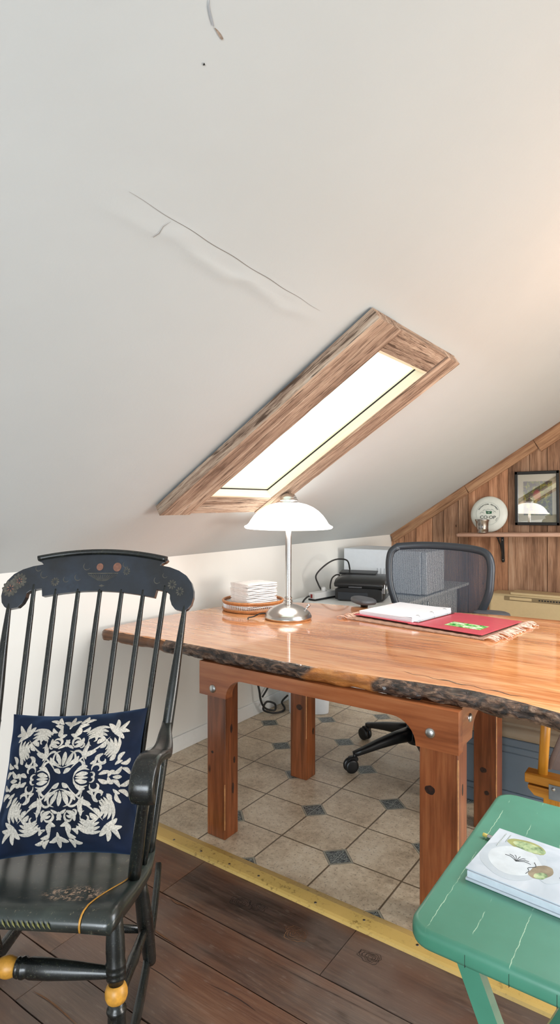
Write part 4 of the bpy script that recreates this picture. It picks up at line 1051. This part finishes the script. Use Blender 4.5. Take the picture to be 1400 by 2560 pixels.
MB().box2((-.115, -.262, .598), (-.085, .262, .6145), .002).build('cleat', M['green'], gt)
# book and pencil
bk = thing('book', 'white softcover cookbook with lime picture on the green table', 'book', (-.224, 1.170, .6455), R(-4.5))
MB().box2((-.125, -.088, .0), (.125, .090, .0045), .001).build('back_cover', M['cover'], bk)
b = MB(); b.box2((-.123, -.085, .0046), (.123, .088, .0165), .0008); b.build('pages', M['pages'], bk)
ft = MB().box2((-.127, -.082, .0166), (.127, .092, .0190), .0008).build('front_cover', M['cover'], bk)
def blob(cx, cy, rx, ry, ang, m, name, h=.0003, wob=.1, seed=0, z=.01905):
    bb = MB(); P = []
    for k in range(28):
        a = 2*PI*k/28; r = 1+wob*mnoise.noise(Vector((math.cos(a)*1.5+seed, math.sin(a)*1.5, seed)))
        x, y = rx*r*math.cos(a), ry*r*math.sin(a); P.append((cx+x*math.cos(ang)-y*math.sin(ang), cy+x*math.sin(ang)+y*math.cos(ang)))
    bb.prism(P, h, lambda a, c, d: Vector((a, c, z+d))); return bb.build(name, m, ft)
blob(-.068, -.005, .058, .062, 0, M['greyprint'], 'printed_bowl', .0002, .12, 3)
blob(-.066, -.004, .047, .046, 0, M['whiteprint'], 'printed_bowl', .00035, .15, 5)
blob(-.062, .058, .036, .019, R(0), M['limerim'], 'printed_lime', .0003, .15, 1)
blob(-.058, .057, .030, .015, R(0), M['lime'], 'printed_lime', .0005, .1, 2)
blob(-.016, -.010, .028, .016, R(70), M['brownprint'], 'printed_fruit', .0004, .15, 7)
blob(-.002, -.008, .022, .03, R(0), M['greyprint'], 'printed_fruit', .0003, .1, 8)
blob(-.013, -.022, .013, .009, R(60), M['lime'], 'printed_fruit', .0006, .2, 9)
bb = MB()
for k in range(7):
    a = R(20+k*22); bb.tube(smooth_path([(-.062, -.005, .0195), (-.062+.014*math.cos(a), -.005+.012*math.sin(a)+.004, .0196), (-.062+.026*math.cos(a), -.005+.02*math.sin(a), .0195)], 3), .0005, 5)
bb.tube(smooth_path([(-.034, .012, .0196), (-.028, .0, .0196), (-.038, -.012, .0196), (-.034, -.02, .0196), (-.036, -.032, .0196)], 4), .0006, 5)
bb.build('printed_linework', M['ink'], ft)
bb = MB()
for x0, ln in ((-.108, .055), (-.099, .03)):
    bb.tube([(x0+.0008*math.sin(k*2.1), .078-ln*k/24, .0193) for k in range(25)], .0008, 5)
bb.build('printed_linework', M['inkgrey'], ft)
me = text_mb('ca', .03); me.materials.append(M['ink']); o = bpy.data.objects.new('printed_title', me); COL.objects.link(o); o.parent = ft; o.location = (.024, .004, .0193); o.rotation_euler = (0, 0, R(-90))
pc = thing('pencil', 'yellow pencil with eraser tip sticking out from under the book cover', 'pencil', (-.371, 1.254, .6505), R(-12))
MB().tube([(.02, 0, 0), (.05, 0, 0)], .0038, 6)
MB().tube([(.0, 0, 0), (.010, 0, 0)], .0037, 12).build('eraser', M['eraser'], pc)
MB().tube([(.010, 0, 0), (.011, 0, 0), (.013, 0, 0), (.0145, 0, 0), (.016, 0, 0), (.018, 0, 0), (.024, 0, 0)], [.0042, .0046, .0040, .0046, .0040, .0046, .0042], 12).build('ferrule', M['silver'], pc)
MB().tube([(.024, 0, 0), (.026, 0, 0), (.034, .0, 0)], [.0038, .004, .004], 6).build('shaft', M['pencily'], pc)

# ------------------------------------------------------------------ rocking chair (local u right, v back)
rk = thing('rocking_chair', 'antique black painted spindle-back rocking chair with gold bands', 'chair', (-1.384, .922, 0), R(31.07))
def curveback(u): return .022*(1-(u/.3)**2)
# seat: saddle with rolled front
sv = [-.235, -.238, -.232, -.215, -.19, -.15, -.10, -.04, .03, .09, .14, .18, .20]
sz = [.402, .416, .430, .437, .4365, .428, .414, .399, .384, .376, .378, .388, .392]
sw = [.255, .258, .260, .262, .2625, .262, .2605, .259, .2575, .255, .249, .236, .215]
stt = [.004, .016, .028, .040, .042, .043, .043, .043, .042, .041, .040, .038, .034]
b = MB(); rings = []
for v, z, w, th in zip(sv, sz, sw, stt):
    r = []
    for k in range(25):
        u = -1+2*k/24; uu = math.copysign(abs(u)**.9, u); dip = -.010*(1-u*u)*(1 if v > -.15 else max(0, (v+.235)/.085))
        r.append(b.bm.verts.new((w*uu, v, z+dip-.003*abs(u)**12)))
    for k in range(25):
        u = 1-2*k/24; uu = math.copysign(abs(u)**.9, u)
        r.append(b.bm.verts.new((w*uu*.985, v+(.006 if v < -.2 else 0), z-th)))
    rings.append(r)
n = len(rings[0])
for A, B in zip(rings, rings[1:]):
    for k in range(n): b._f([A[k], A[(k+1) % n], B[(k+1) % n], B[k]], True)
b._f(rings[0][::-1]); b._f(rings[-1])
seat = b.build('seat', M['seat'], rk)
def seat_z(u, v):
    for i in range(3, len(sv)-1):
        if sv[i] <= v <= sv[i+1]:
            t_ = (v-sv[i])/(sv[i+1]-sv[i]); z = sz[i]*(1-t_)+sz[i+1]*t_; w = sw[i]; q = max(-1, min(1, u/w))
            return z-.010*(1-q*q)*(1 if v > -.15 else max(0, (v+.235)/.085))
    return .43
def on_seat(path, w, name, m, lift=.0014):
    bb = MB(); P = []
    for u, v in path: P.append(Vector((u, v, seat_z(u, v)+lift)))
    if path[-1][1] < -.2:      # carry on over the rolled lip
        u = path[-1][0]
        P += [Vector((u, -.226, .4355)), Vector((u, -.2345, .4305)), Vector((u, -.2390, .4235)), Vector((u, -.2398, .4160)), Vector((u, -.2370, .404))]
    ups = Vector((1, 0, 0))
    bb.sweep(P, [w]*len(P), [.0012]*len(P), ups, 8, e=2); return bb.build(name, m, seat)
ps_ = smooth_path([(.232, -.005, 0), (.222, -.05, 0), (.205, -.10, 0), (.194, -.15, 0), (.1895, -.19, 0), (.188, -.2145, 0)], 5)
g1 = on_seat([(p.x, p.y) for p in ps_], .0045, 'gold_pinstripe', M['goldpaint']); g1['label'] = 'thin gold painted line'
ps_ = [(-p.x, p.y) for p in ps_]; on_seat(ps_, .0045, 'gold_pinstripe', M['goldpaint'])
bb = MB()
for k in range(22):
    u0 = -.12+.0112*k
    a = Vector((u0, -.2385, .428)); c = Vector((u0+.010, -.2400, .410))
    q = Vector((.0022, 0, .0010))
    bb._f([bb.bm.verts.new(a), bb.bm.verts.new((a+c)/2+q+Vector((0, -.0012, 0))), bb.bm.verts.new(c), bb.bm.verts.new((a+c)/2-q+Vector((0, -.0012, 0)))])
bb.build('leaf_stencil', M['leafgold'], seat)
# crest rail
half = [(0, 1381), (50, 1382.5), (100, 1387), (150, 1394), (170, 1398), (173, 1403), (168, 1408), (160, 1411), (155, 1416), (180, 1420), (205, 1428), (225, 1439), (240, 1456), (247, 1475), (248, 1492), (244, 1508), (236, 1518), (226, 1524), (203, 1520), (193, 1510), (187, 1496), (186, 1486), (178, 1480), (165, 1477), (150, 1475), (146, 1494), (100, 1487), (50, 1481.5), (0, 1479.5)]
def cxy(dx, y): return (dx*.001247, 1.33-(y-1258)*.001258)
outl = [cxy(a, y) for a, y in half]+[cxy(-a, y) for a, y in half[::-1][1:-1]]
def vz(z): return .349+(z-1.0)*.36
def crest_pt(u, z, d): return Vector((u, vz(z)+curveback(u)-.011+d, z-d*.34))
b = MB(); vs = [b.bm.verts.new((u, 0, z)) for u, z in outl]; b._f(vs)
for k in range(-15, 16):
    g = list(b.bm.verts)+list(b.bm.edges)+list(b.bm.faces)
    bmesh.ops.bisect_plane(b.bm, geom=g, plane_co=(k*.02, 0, 0), plane_no=(1, 0, 0))
ex = bmesh.ops.extrude_face_region(b.bm, geom=list(b.bm.faces)); ev = set(x for x in ex['geom'] if isinstance(x, bmesh.types.BMVert))
for v in b.bm.verts:
    v.co = crest_pt(v.co.x, v.co.z, .022 if v in ev else 0)
crest = b.build('crest_rail', M['crest'], rk)
# rolled lip along the crest top
b = MB(); b.tube([crest_pt(u, cxy(0, 1381+17*(u/.213)**2)[1]-.004, .0)+Vector((0, -.002, 0)) for u in [-.212+.0106*k for k in range(41)]], .0095, 10)
b.build('crest_lip', M['chair'], crest)
bv = crest.modifiers.new('bev', 'BEVEL'); bv.width = .002; bv.segments = 2; bv.limit_method = 'ANGLE'
# faded stencil: flowers and a fruit basket
def on_crest(dx, y, lift=.0008): u, z = cxy(dx, y); return crest_pt(u, z, -lift)
def daisy(bb, dx, y, r, npet, a0=0):
    for k in range(npet):
        a = a0+2*PI*k/npet
        P = [(.25, 0), (.6, .17), (.9, .15), (1, 0), (.9, -.15), (.6, -.17)]
        bb._f([bb.bm.verts.new(on_crest(dx+r*(p*math.cos(a)-q*math.sin(a)), y+r*(p*math.sin(a)+q*math.cos(a)))) for p, q in P])
for q_ in ((-228, 1474, 21, 12, 0), (-209, 1456, 19, 12, .2), (-118, 1459, 11, 10, 0), (66, 1432, 10, 9, 0), (190, 1462, 12, 9, 0), (212, 1478, 11, 9, 0)):
    bb = MB(); daisy(bb, *q_); bb.build('stencil_flower', M['stencil'], crest)
for cx, cy, r in ((-6, 1422, 9), (40, 1422, 11)):
    bb = MB(); bb._f([bb.bm.verts.new(on_crest(cx+r*math.cos(2*PI*k/16), cy+r*math.sin(2*PI*k/16), .001)) for k in range(16)]); bb.build('stencil_fruit', M['peach'], crest)
for q_ in ((-228, 1474, 10, 6, .3), (-209, 1456, 9, 6, .3)):
    bb = MB(); daisy(bb, *q_); bb.build('stencil_flower_heart', M['peach'], crest)
bb = MB()
for k in range(13):
    t_ = -1+k/6; x0, y0, x1, y1 = 4+38*t_, 1441, 4+12*t_, 1457-2*t_*t_
    bb._f([bb.bm.verts.new(on_crest(*p)) for p in ((x0-1, y0), (x0+1, y0), (x1+.7, y1), (x1-.7, y1))])
bb._f([bb.bm.verts.new(on_crest(*p)) for p in ((-36, 1437), (44, 1436), (44, 1438.5), (-36, 1439.5))])
bb._f([bb.bm.verts.new(on_crest(*p)) for p in ((-4, 1468), (4, 1465), (12, 1468), (4, 1471))])
for cx, cy, r in ((-148, 1440, 10), (-60, 1447, 9), (-165, 1425, 8), (-90, 1452, 8), (150, 1452, 9), (170, 1440, 7), (-40, 1420, 10), (62, 1415, 8)):
    pr_ = None
    for k in range(7):
        a = .6+k*.55
        p = [on_crest(cx+q*math.cos(a), cy+q*math.sin(a)) for q in (r-1.2, r+.8*math.sin(k/6*PI))]
        p = [bb.bm.verts.new(x) for x in p]
        if pr_: bb._f([pr_[0], pr_[1], p[1], p[0]])
        pr_ = p
bb.build('stencil_basket', M['stencil'], crest)
# spindles and posts
for k in range(-3, 4):
    ut = .0715*k; ub = .0585*k; zt = .125; 
    zc = cxy(0, 1487 if abs(k) < 3 else 1476)[1]
    top = Vector((ut, vz(zc)+curveback(ut), zc+.012)); vb = .150+.014*(1-(k/3)**2)
    bot = Vector((ub, vb, .372)); mid = bot.lerp(top, .42)+Vector((0, -.016, 0)); m2 = bot.lerp(top, .72)+Vector((0, -.010, 0))
    P = smooth_path([bot, mid, m2, top], 8); nP = len(P)
    rad = [.0085-.0012*math.cos(2*PI*i/nP)*.5-(.001 if i > nP*.8 else 0) for i in range(nP)]
    j = int(nP*.72)
    MB().tube(P, rad, 12).build('spindle', M['chair'], rk)
for sg in (-1, 1):
    P = smooth_path([(sg*.236, .128, .372), (sg*.255, .205, .62), (sg*.271, .280, .83), (sg*.283, .352, 1.012)], 6); nP = len(P)
    MB().tube(P, [.0125+.0035*math.sin(PI*min(1, i/nP*1.1))-.0065*max(0, i/nP-.55)/.45 for i in range(nP)], 16).build('back_post', M['chair'], rk)
    # arm: flat scroll
    A = smooth_path([(sg*.258, .232, .688), (sg*.266, .18, .676), (sg*.279, .115, .668), (sg*.285, .055, .673), (sg*.286, .005, .690), (sg*.286, -.045, .699), (sg*.286, -.088, .689), (sg*.286, -.110, .664), (sg*.286, -.108, .638), (sg*.286, -.090, .624)], 5)
    nA = len(A); 
    wd = [.030+(.034)*min(1, max(0, (i/nA-.05)/.3))-.008*max(0, i/nA-.45)/.55 for i in range(nA)]
    th_ = [.022+.004*(1 if i/nA > .5 else 0) for i in range(nA)]
    MB().sweep(A, wd, th_, Vector((1, 0, 0)), 20, e=5).build('armrest', M['chair'], rk)
    P = [Vector((sg*.241, -.026, .398)).lerp(Vector((sg*.284, -.072, .650)), i/8) for i in range(9)]
    MB().tube(P, [.0155, .0165, .0165, .016, .0155, .015, .014, .013, .012], 16).build('arm_support', M['chair'], rk)
    P = [Vector((sg*.240, .062, .376)).lerp(Vector((sg*.282, .055, .665)), i/8) for i in range(9)]
    MB().tube(P, [.0075, .008, .0085, .0085, .008, .008, .0075, .007, .007], 12).build('arm_spindle', M['chair'], rk)
    # turned front leg
    a = Vector((sg*.243, -.172, .405)); c = Vector((sg*.262, -.205, .045))
    prof = [(0, .017), (.06, .018), (.14, .0205), (.22, .0215), (.27, .0205), (.285, .0225), (.30, .0225), (.305, .0200), (.32, .0225), (.335, .0225), (.34, .0200), (.355, .0225), (.37, .0220), (.375, .0180), (.405, .0165)]
    gold = [(.405, .0170), (.42, .0220), (.445, .0250), (.475, .0250), (.50, .0215), (.51, .0180)]
    prof2 = [(.51, .0180), (.535, .0175), (.545, .0215), (.56, .0225), (.575, .0205), (.585, .0195), (.68, .0215), (.80, .0200), (.92, .0155), (1.0, .0135)]
    def turned(pr): return [a.lerp(c, t_) for t_, r_ in pr], [r_ for t_, r_ in pr]
    lb = MB(); lb.tube(*turned(prof), 20); lb.tube(*turned(prof2), 20); leg = lb.build('front_leg', M['chair'], rk)
    gb = MB().tube(*turned(gold), 20).build('gold_band', M['goldpaint'], leg); gb['label'] = 'gold painted ball turning'
    # rear leg
    a2 = Vector((sg*.228, .060, .345)); c2 = Vector((sg*.224, .172, .038))
    MB().tube([a2.lerp(c2, t_) for t_ in (0, .2, .5, .8, .95, 1)], [.016, .019, .0215, .0200, .0185, .0170], 16).build('rear_leg', M['chair'], rk)
    # rocker blade
    P = []
    for i in range(25):
        v = -.44+.91*i/24; u = sg*(.272-.105*((v+.44)/.91)**1.6) ; P.append((u, v, .024+v*v/2.15))
    hh = [.046-.016*abs(i/24-.5)*2*(1 if i > 12 else .6) for i in range(25)]
    MB().sweep(P, hh, [.020]*25, Vector((0, 0, 1)), 14, e=6).build('rocker', M['chair'], rk)
    P = [Vector((sg*.256, -.190, .225)).lerp(Vector((sg*.225, .125, .165)), t_) for t_ in (0, .15, .45, .5, .55, .85, 1)]
    MB().tube(P, [.009, .0115, .0135, .0150, .0135, .0115, .009], 14).build('side_stretcher', M['chair'], rk)
# front stretcher with gold ball in the middle
prof = [(-.252, .0115), (-.235, .0125), (-.16, .018), (-.10, .0215), (-.055, .0220), (-.045, .019), (-.040, .0225), (-.034, .0225), (-.031, .019), (-.027, .0215), (-.022, .0205), (-.0215, .018)]
fs = MB(); fs.tube([(u, -.185, .282) for u, r_ in prof], [r_ for u, r_ in prof], 20); fs.tube([(-u, -.185, .282) for u, r_ in prof], [r_ for u, r_ in prof], 20)
fst = fs.build('front_stretcher', M['chair'], rk)
bl = MB(); bl.tube([(-.0215+.043*i/10, -.185, .282) for i in range(11)], [.0165+.0065*math.sin(PI*i/10) for i in range(11)], 20); g_ = bl.build('gold_ball', M['goldpaint'], fst); g_['label'] = 'gold painted ball turning'
rs = MB(); rs.tube([(-.222, .165, .13), (-.1, .165, .13), (.1, .165, .13), (.222, .165, .13)], [.009, .013, .013, .009], 14); rs.build('rear_stretcher', M['chair'], rk)

# ------------------------------------------------------------------ embroidered pillow
CM = Matrix.Translation((-1.384, .922, 0)) @ Matrix.Rotation(R(31.07), 4, 'Z')
PM = CM @ Matrix.Translation((.026, .106, .570)) @ Matrix.Rotation(R(-29), 4, 'X') @ Matrix.Rotation(R(-4), 4, 'Y')
pil = bpy.data.objects.new('throw_pillow', None); COL.objects.link(pil); pil.matrix_world = PM
tag(pil, 'navy velvet pillow with white scroll embroidery on the rocking chair seat', 'pillow')
PW, PH = .196, .184
def pillow_pt(a, c, side=-1):
    """a,c in -1..1 across the face"""
    e = max(0, (1-a*a))*max(0, (1-c*c))
    th = .074*e**.58+.004*min(1, e*30)
    pin = 1-.075*(1-a*a)*abs(c)**2; pin2 = 1-.075*(1-c*c)*abs(a)**2
    x = a*PW*pin2; z = c*PH*pin
    edge = max(abs(a), abs(c))
    wr = .010*mnoise.noise(Vector((a*5, c*5, side)))*min(1, e*6)+.011*mnoise.noise(Vector((a*9, c*3, 4)))*max(0, edge-.72)*3*(e**.3)
    return Vector((x, side*(th+wr), z))
b = MB()
for side in (-1, 1):
    b.grid(49, 49, lambda u, v, side=side: pillow_pt(math.sin((u-.5)*PI), math.sin((v-.5)*PI), side), True)
bmesh.ops.remove_doubles(b.bm, verts=b.bm.verts, dist=2e-4)
b.build('cover', M['velvet'], pil)
# embroidery: leaves, petals and scrolls mirrored about both axes
eb = MB()
def emb(p, lift): 
    q = pillow_pt(p[0], p[1], -1); return q+Vector((0, -lift, 0))
def blade(path, wmax, taper=(0.05, 0.05), n=14, veins=True):
    path = smooth_path([(x, y, 0) for x, y in path], n); m = len(path)
    for mx_, my_ in ((1, 1), (-1, 1), (1, -1), (-1, -1)):
        rows_ = []
        for i, p in enumerate(path):
            t_ = i/(m-1); d = (path[min(i+1, m-1)]-path[max(i-1, 0)]).normalized(); q = Vector((-d.y, d.x, 0))
            w = wmax*(math.sin(PI*min(1, max(0, t_)))**.7)*(1-taper[1]*t_)*(1-taper[0]*(1-t_))+.0015
            row = []
            for s_, lf in ((-1, .0004), (-.55, .0019), (0, .0012), (.55, .0019), (1, .0004)):
                c = p+q*w*s_; row.append(eb.bm.verts.new(emb((c.x*mx_, c.y*my_), lf)))
            rows_.append(row)
        for A, B in zip(rows_, rows_[1:]):
            for k in range(4): eb._f([A[k], A[k+1], B[k+1], B[k]], True)
def leaf(p0, p1, w, bend=0.0):
    a, c = Vector(p0), Vector(p1); m = (a+c)/2; d = c-a; q = Vector((-d.y, d.x))
    blade([a, a.lerp(m, .6)+q*bend*.7, m+q*bend, m.lerp(c, .5)+q*bend*.7, c], w, n=4)
def scroll(cx, cy, r, a0_, a1_, w, shrink=.35, lead=None):
    P = [] if lead is None else list(lead)
    for k in range(9):
        t_ = k/8; a = R(a0_+(a1_-a0_)*t_); rr = r*(1-(1-shrink)*t_); P.append((cx+rr*math.cos(a), cy+rr*math.sin(a)))
    blade(P, w, (0.3, .2), n=3)
# centre: fans of petals above/below and to the sides
leaf((.0, .16), (.0, .36), .036); leaf((.035, .17), (.11, .345), .034, -.06); leaf((.06, .17), (.205, .29), .030, -.12)
leaf((.19, .03), (.345, .055), .032, .05); leaf((.19, .09), (.33, .15), .030, .10); leaf((.185, .0), (.35, .0), .02)
scroll(.205, .165, .065, -100, 110, .022, .9); leaf((.02, .06), (.12, .12), .030, .1)
scroll(.15, .29, .10, 10, 150, .020, .5, [(.30, .15), (.27, .24)])
leaf((.10, .40), (.0, .45), .020, -.1); leaf((.0, .43), (.03, .54), .03, .2); leaf((.10, .42), (.22, .56), .035, -.2)
# diagonal leaves
leaf((.26, .27), (.42, .36), .036, .05); leaf((.30, .24), (.30, .46), .033, .12); leaf((.24, .34), (.30, .50), .028, -.12)
# side scrolls
scroll(.46, .115, .075, 200, -60, .024, .5); scroll(.53, .235, .07, 120, 380, .022, .4); leaf((.42, .2), (.52, .32), .028, .15)
leaf((.50, .03), (.64, .07), .030, .1); leaf((.62, .0), (.70, .085), .030, .2); leaf((.68, .0), (.81, .0), .030); leaf((.66, .04), (.80, .14), .030, -.15)
leaf((.80, .12), (.92, .04), .030, .15); leaf((.78, .18), (.90, .26), .032, -.2); leaf((.74, .20), (.82, .34), .028, .15); leaf((.70, .16), (.80, .22), .024, .1)
# top / bottom fleurons
scroll(.14, .50, .075, 250, 20, .022, .6); leaf((.03, .62), (.12, .56), .028, .1); leaf((.08, .56), (.13, .74), .040, -.15); leaf((.12, .70), (.24, .78), .034, .2); leaf((.18, .66), (.26, .74), .026, -.2)
leaf((.0, .70), (.0, .93), .036); leaf((.02, .76), (.13, .84), .032, .15); leaf((.13, .80), (.20, .93), .030, -.15); leaf((.20, .80), (.32, .86), .028, .2)
# acanthus sprays towards the corners
for t_ in range(4):
    blade([(.24+.02*t_, .62-.03*t_), (.34+.02*t_, .70-.035*t_), (.46, .72-.05*t_), (.56-.01*t_, .70-.06*t_)], .026, n=5)
    blade([(.62-.03*t_, .24+.02*t_), (.70-.035*t_, .34+.02*t_), (.72-.05*t_, .46), (.70-.06*t_, .56-.01*t_)], .026, n=5)
# linking stems and extra scrolls
blade([(.0, .14), (.09, .17), (.16, .24), (.14, .33), (.06, .37)], .014, n=4); blade([(.16, .0), (.19, .08), (.27, .12), (.36, .10)], .014, n=4)
blade([(.10, .10), (.20, .22), (.33, .33), (.46, .43), (.58, .56)], .012, n=4)
scroll(.36, .52, .07, 200, -70, .020, .45); scroll(.56, .36, .06, 250, 520, .018, .45); scroll(.30, .40, .05, 30, 260, .016, .5)
scroll(.20, .44, .055, 160, -120, .018, .45); scroll(.40, .02, .05, 120, -100, .018, .5)
leaf((.45, .58), (.36, .66), .026, .12); leaf((.60, .42), (.68, .36), .026, -.12); leaf((.70, .30), (.62, .22), .024, .1); leaf((.30, .62), (.24, .70), .022, .1)
leaf((.50, .16), (.58, .20), .022, .1); leaf((.36, .18), (.44, .24), .024, -.15); leaf((.10, .48), (.20, .50), .020, .1)
# corner lilies
for ang, ln in ((45, .26), (5, .22), (85, .22), (-30, .17), (120, .17)):
    leaf((.62, .62), (.62+ln*math.cos(R(ang)), .62+ln*math.sin(R(ang))), .036, .12 if ang < 45 else -.12)
leaf((.42, .46), (.52, .52), .034, .15); leaf((.46, .40), (.53, .50), .03, -.15); leaf((.38, .54), (.48, .60), .026, .1); leaf((.54, .38), (.60, .48), .026, -.1)
eb.build('embroidery', M['thread'], pil, fixn=False)['label'] = 'cream scroll and leaf embroidery'


# ------------------------------------------------------------------ light
W = bpy.data.worlds.new('World'); S.world = W; W.use_nodes = True; nt = W.node_tree; nt.nodes.clear()
def wn(k, **kw):
    x = nt.nodes.new(k)
    for a, c in kw.items(): setattr(x, a, c)
    return x
wo = wn('ShaderNodeOutputWorld'); bg = wn('ShaderNodeBackground'); tc = wn('ShaderNodeTexCoord'); sp = wn('ShaderNodeSeparateXYZ')
nt.links.new(tc.outputs['Generated'], sp.inputs[0])
mr = wn('ShaderNodeMapRange', interpolation_type='SMOOTHSTEP'); nt.links.new(sp.outputs[2], mr.inputs[0]); mr.inputs[1].default_value = -.02; mr.inputs[2].default_value = .11
no = wn('ShaderNodeTexNoise'); no.inputs['Scale'].default_value = 6; nt.links.new(tc.outputs['Generated'], no.inputs['Vector'])
ad = wn('ShaderNodeMath', operation='MULTIPLY_ADD'); nt.links.new(no.outputs[0], ad.inputs[0]); ad.inputs[1].default_value = .35; ad.inputs[2].default_value = -.17
ad2 = wn('ShaderNodeMath', operation='ADD'); nt.links.new(ad.outputs[0], ad2.inputs[0]); nt.links.new(mr.outputs[0], ad2.inputs[1]); ad2.use_clamp = True
mx = wn('ShaderNodeMix', data_type='RGBA'); nt.links.new(ad2.outputs[0], mx.inputs[0]); mx.inputs[6].default_value = (.42, .62, .36, 1); mx.inputs[7].default_value = (.90, 1, .94, 1)
nt.links.new(mx.outputs[2], bg.inputs[0]); bg.inputs[1].default_value = 1.6; nt.links.new(bg.outputs[0], wo.inputs[0])

def area(name, loc, target, size, power, col, sizey=None):
    L = bpy.data.lights.new(name, 'AREA'); L.energy = power; L.color = col; L.size = size
    if sizey: L.shape = 'RECTANGLE'; L.size_y = sizey
    o = bpy.data.objects.new(name, L); COL.objects.link(o); o.location = loc
    o.rotation_euler = (Vector(target)-Vector(loc)).to_track_quat('-Z', 'Y').to_euler(); return o
area('fill_light_right', (2.3, 2.6, 1.35), (-1.5, 2.8, .9), 1.4, 115, (1, .95, .90), 1.7)  # added fill from the right for planks and ceiling; no window is modelled there
area('fill_light_behind', (.3, -2.0, 1.0), (-1.0, 2.4, .8), 2.2, 105, (.84, .925, 1.0), 1.3)  # unseen fill behind the camera, added to lift the low parts under the table
area('fill_light_overhead', (1.25, 2.3, 1.85), (1.10, 2.3, 0), 1.0, 80, (.86, .93, 1.0), 3.0)  # added downward panel, brightens the floor and spares the ceiling; no skylight there
def point(name, loc, power, col, r=.05):
    L = bpy.data.lights.new(name, 'POINT'); L.energy = power; L.color = col; L.shadow_soft_size = r
    o = bpy.data.objects.new(name, L); COL.objects.link(o); o.location = loc; return o
point('lamp_bulb', (lx, ly, ZT+.52), 1.2, (1, .95, .9), .03)
point('warm_lamp_right', (.22, 2.60, 2.12), 7.0, (1, .42, .17), .06)

# ------------------------------------------------------------------ camera
cam = bpy.data.cameras.new('Camera'); co = bpy.data.objects.new('Camera', cam); COL.objects.link(co)
co.location = (0, 0, 1.33); co.rotation_euler = (R(90), 0, R(35.08))
cam.sensor_width = 36; cam.sensor_fit = 'AUTO'; cam.lens = 1510/2560*36; cam.shift_y = -22/2560; cam.clip_start = .02
S.camera = co
S.view_settings.view_transform = 'Standard'; S.view_settings.look = 'None'; S.view_settings.gamma = 1; S.view_settings.use_curve_mapping = False
S.view_settings.exposure = 0.3
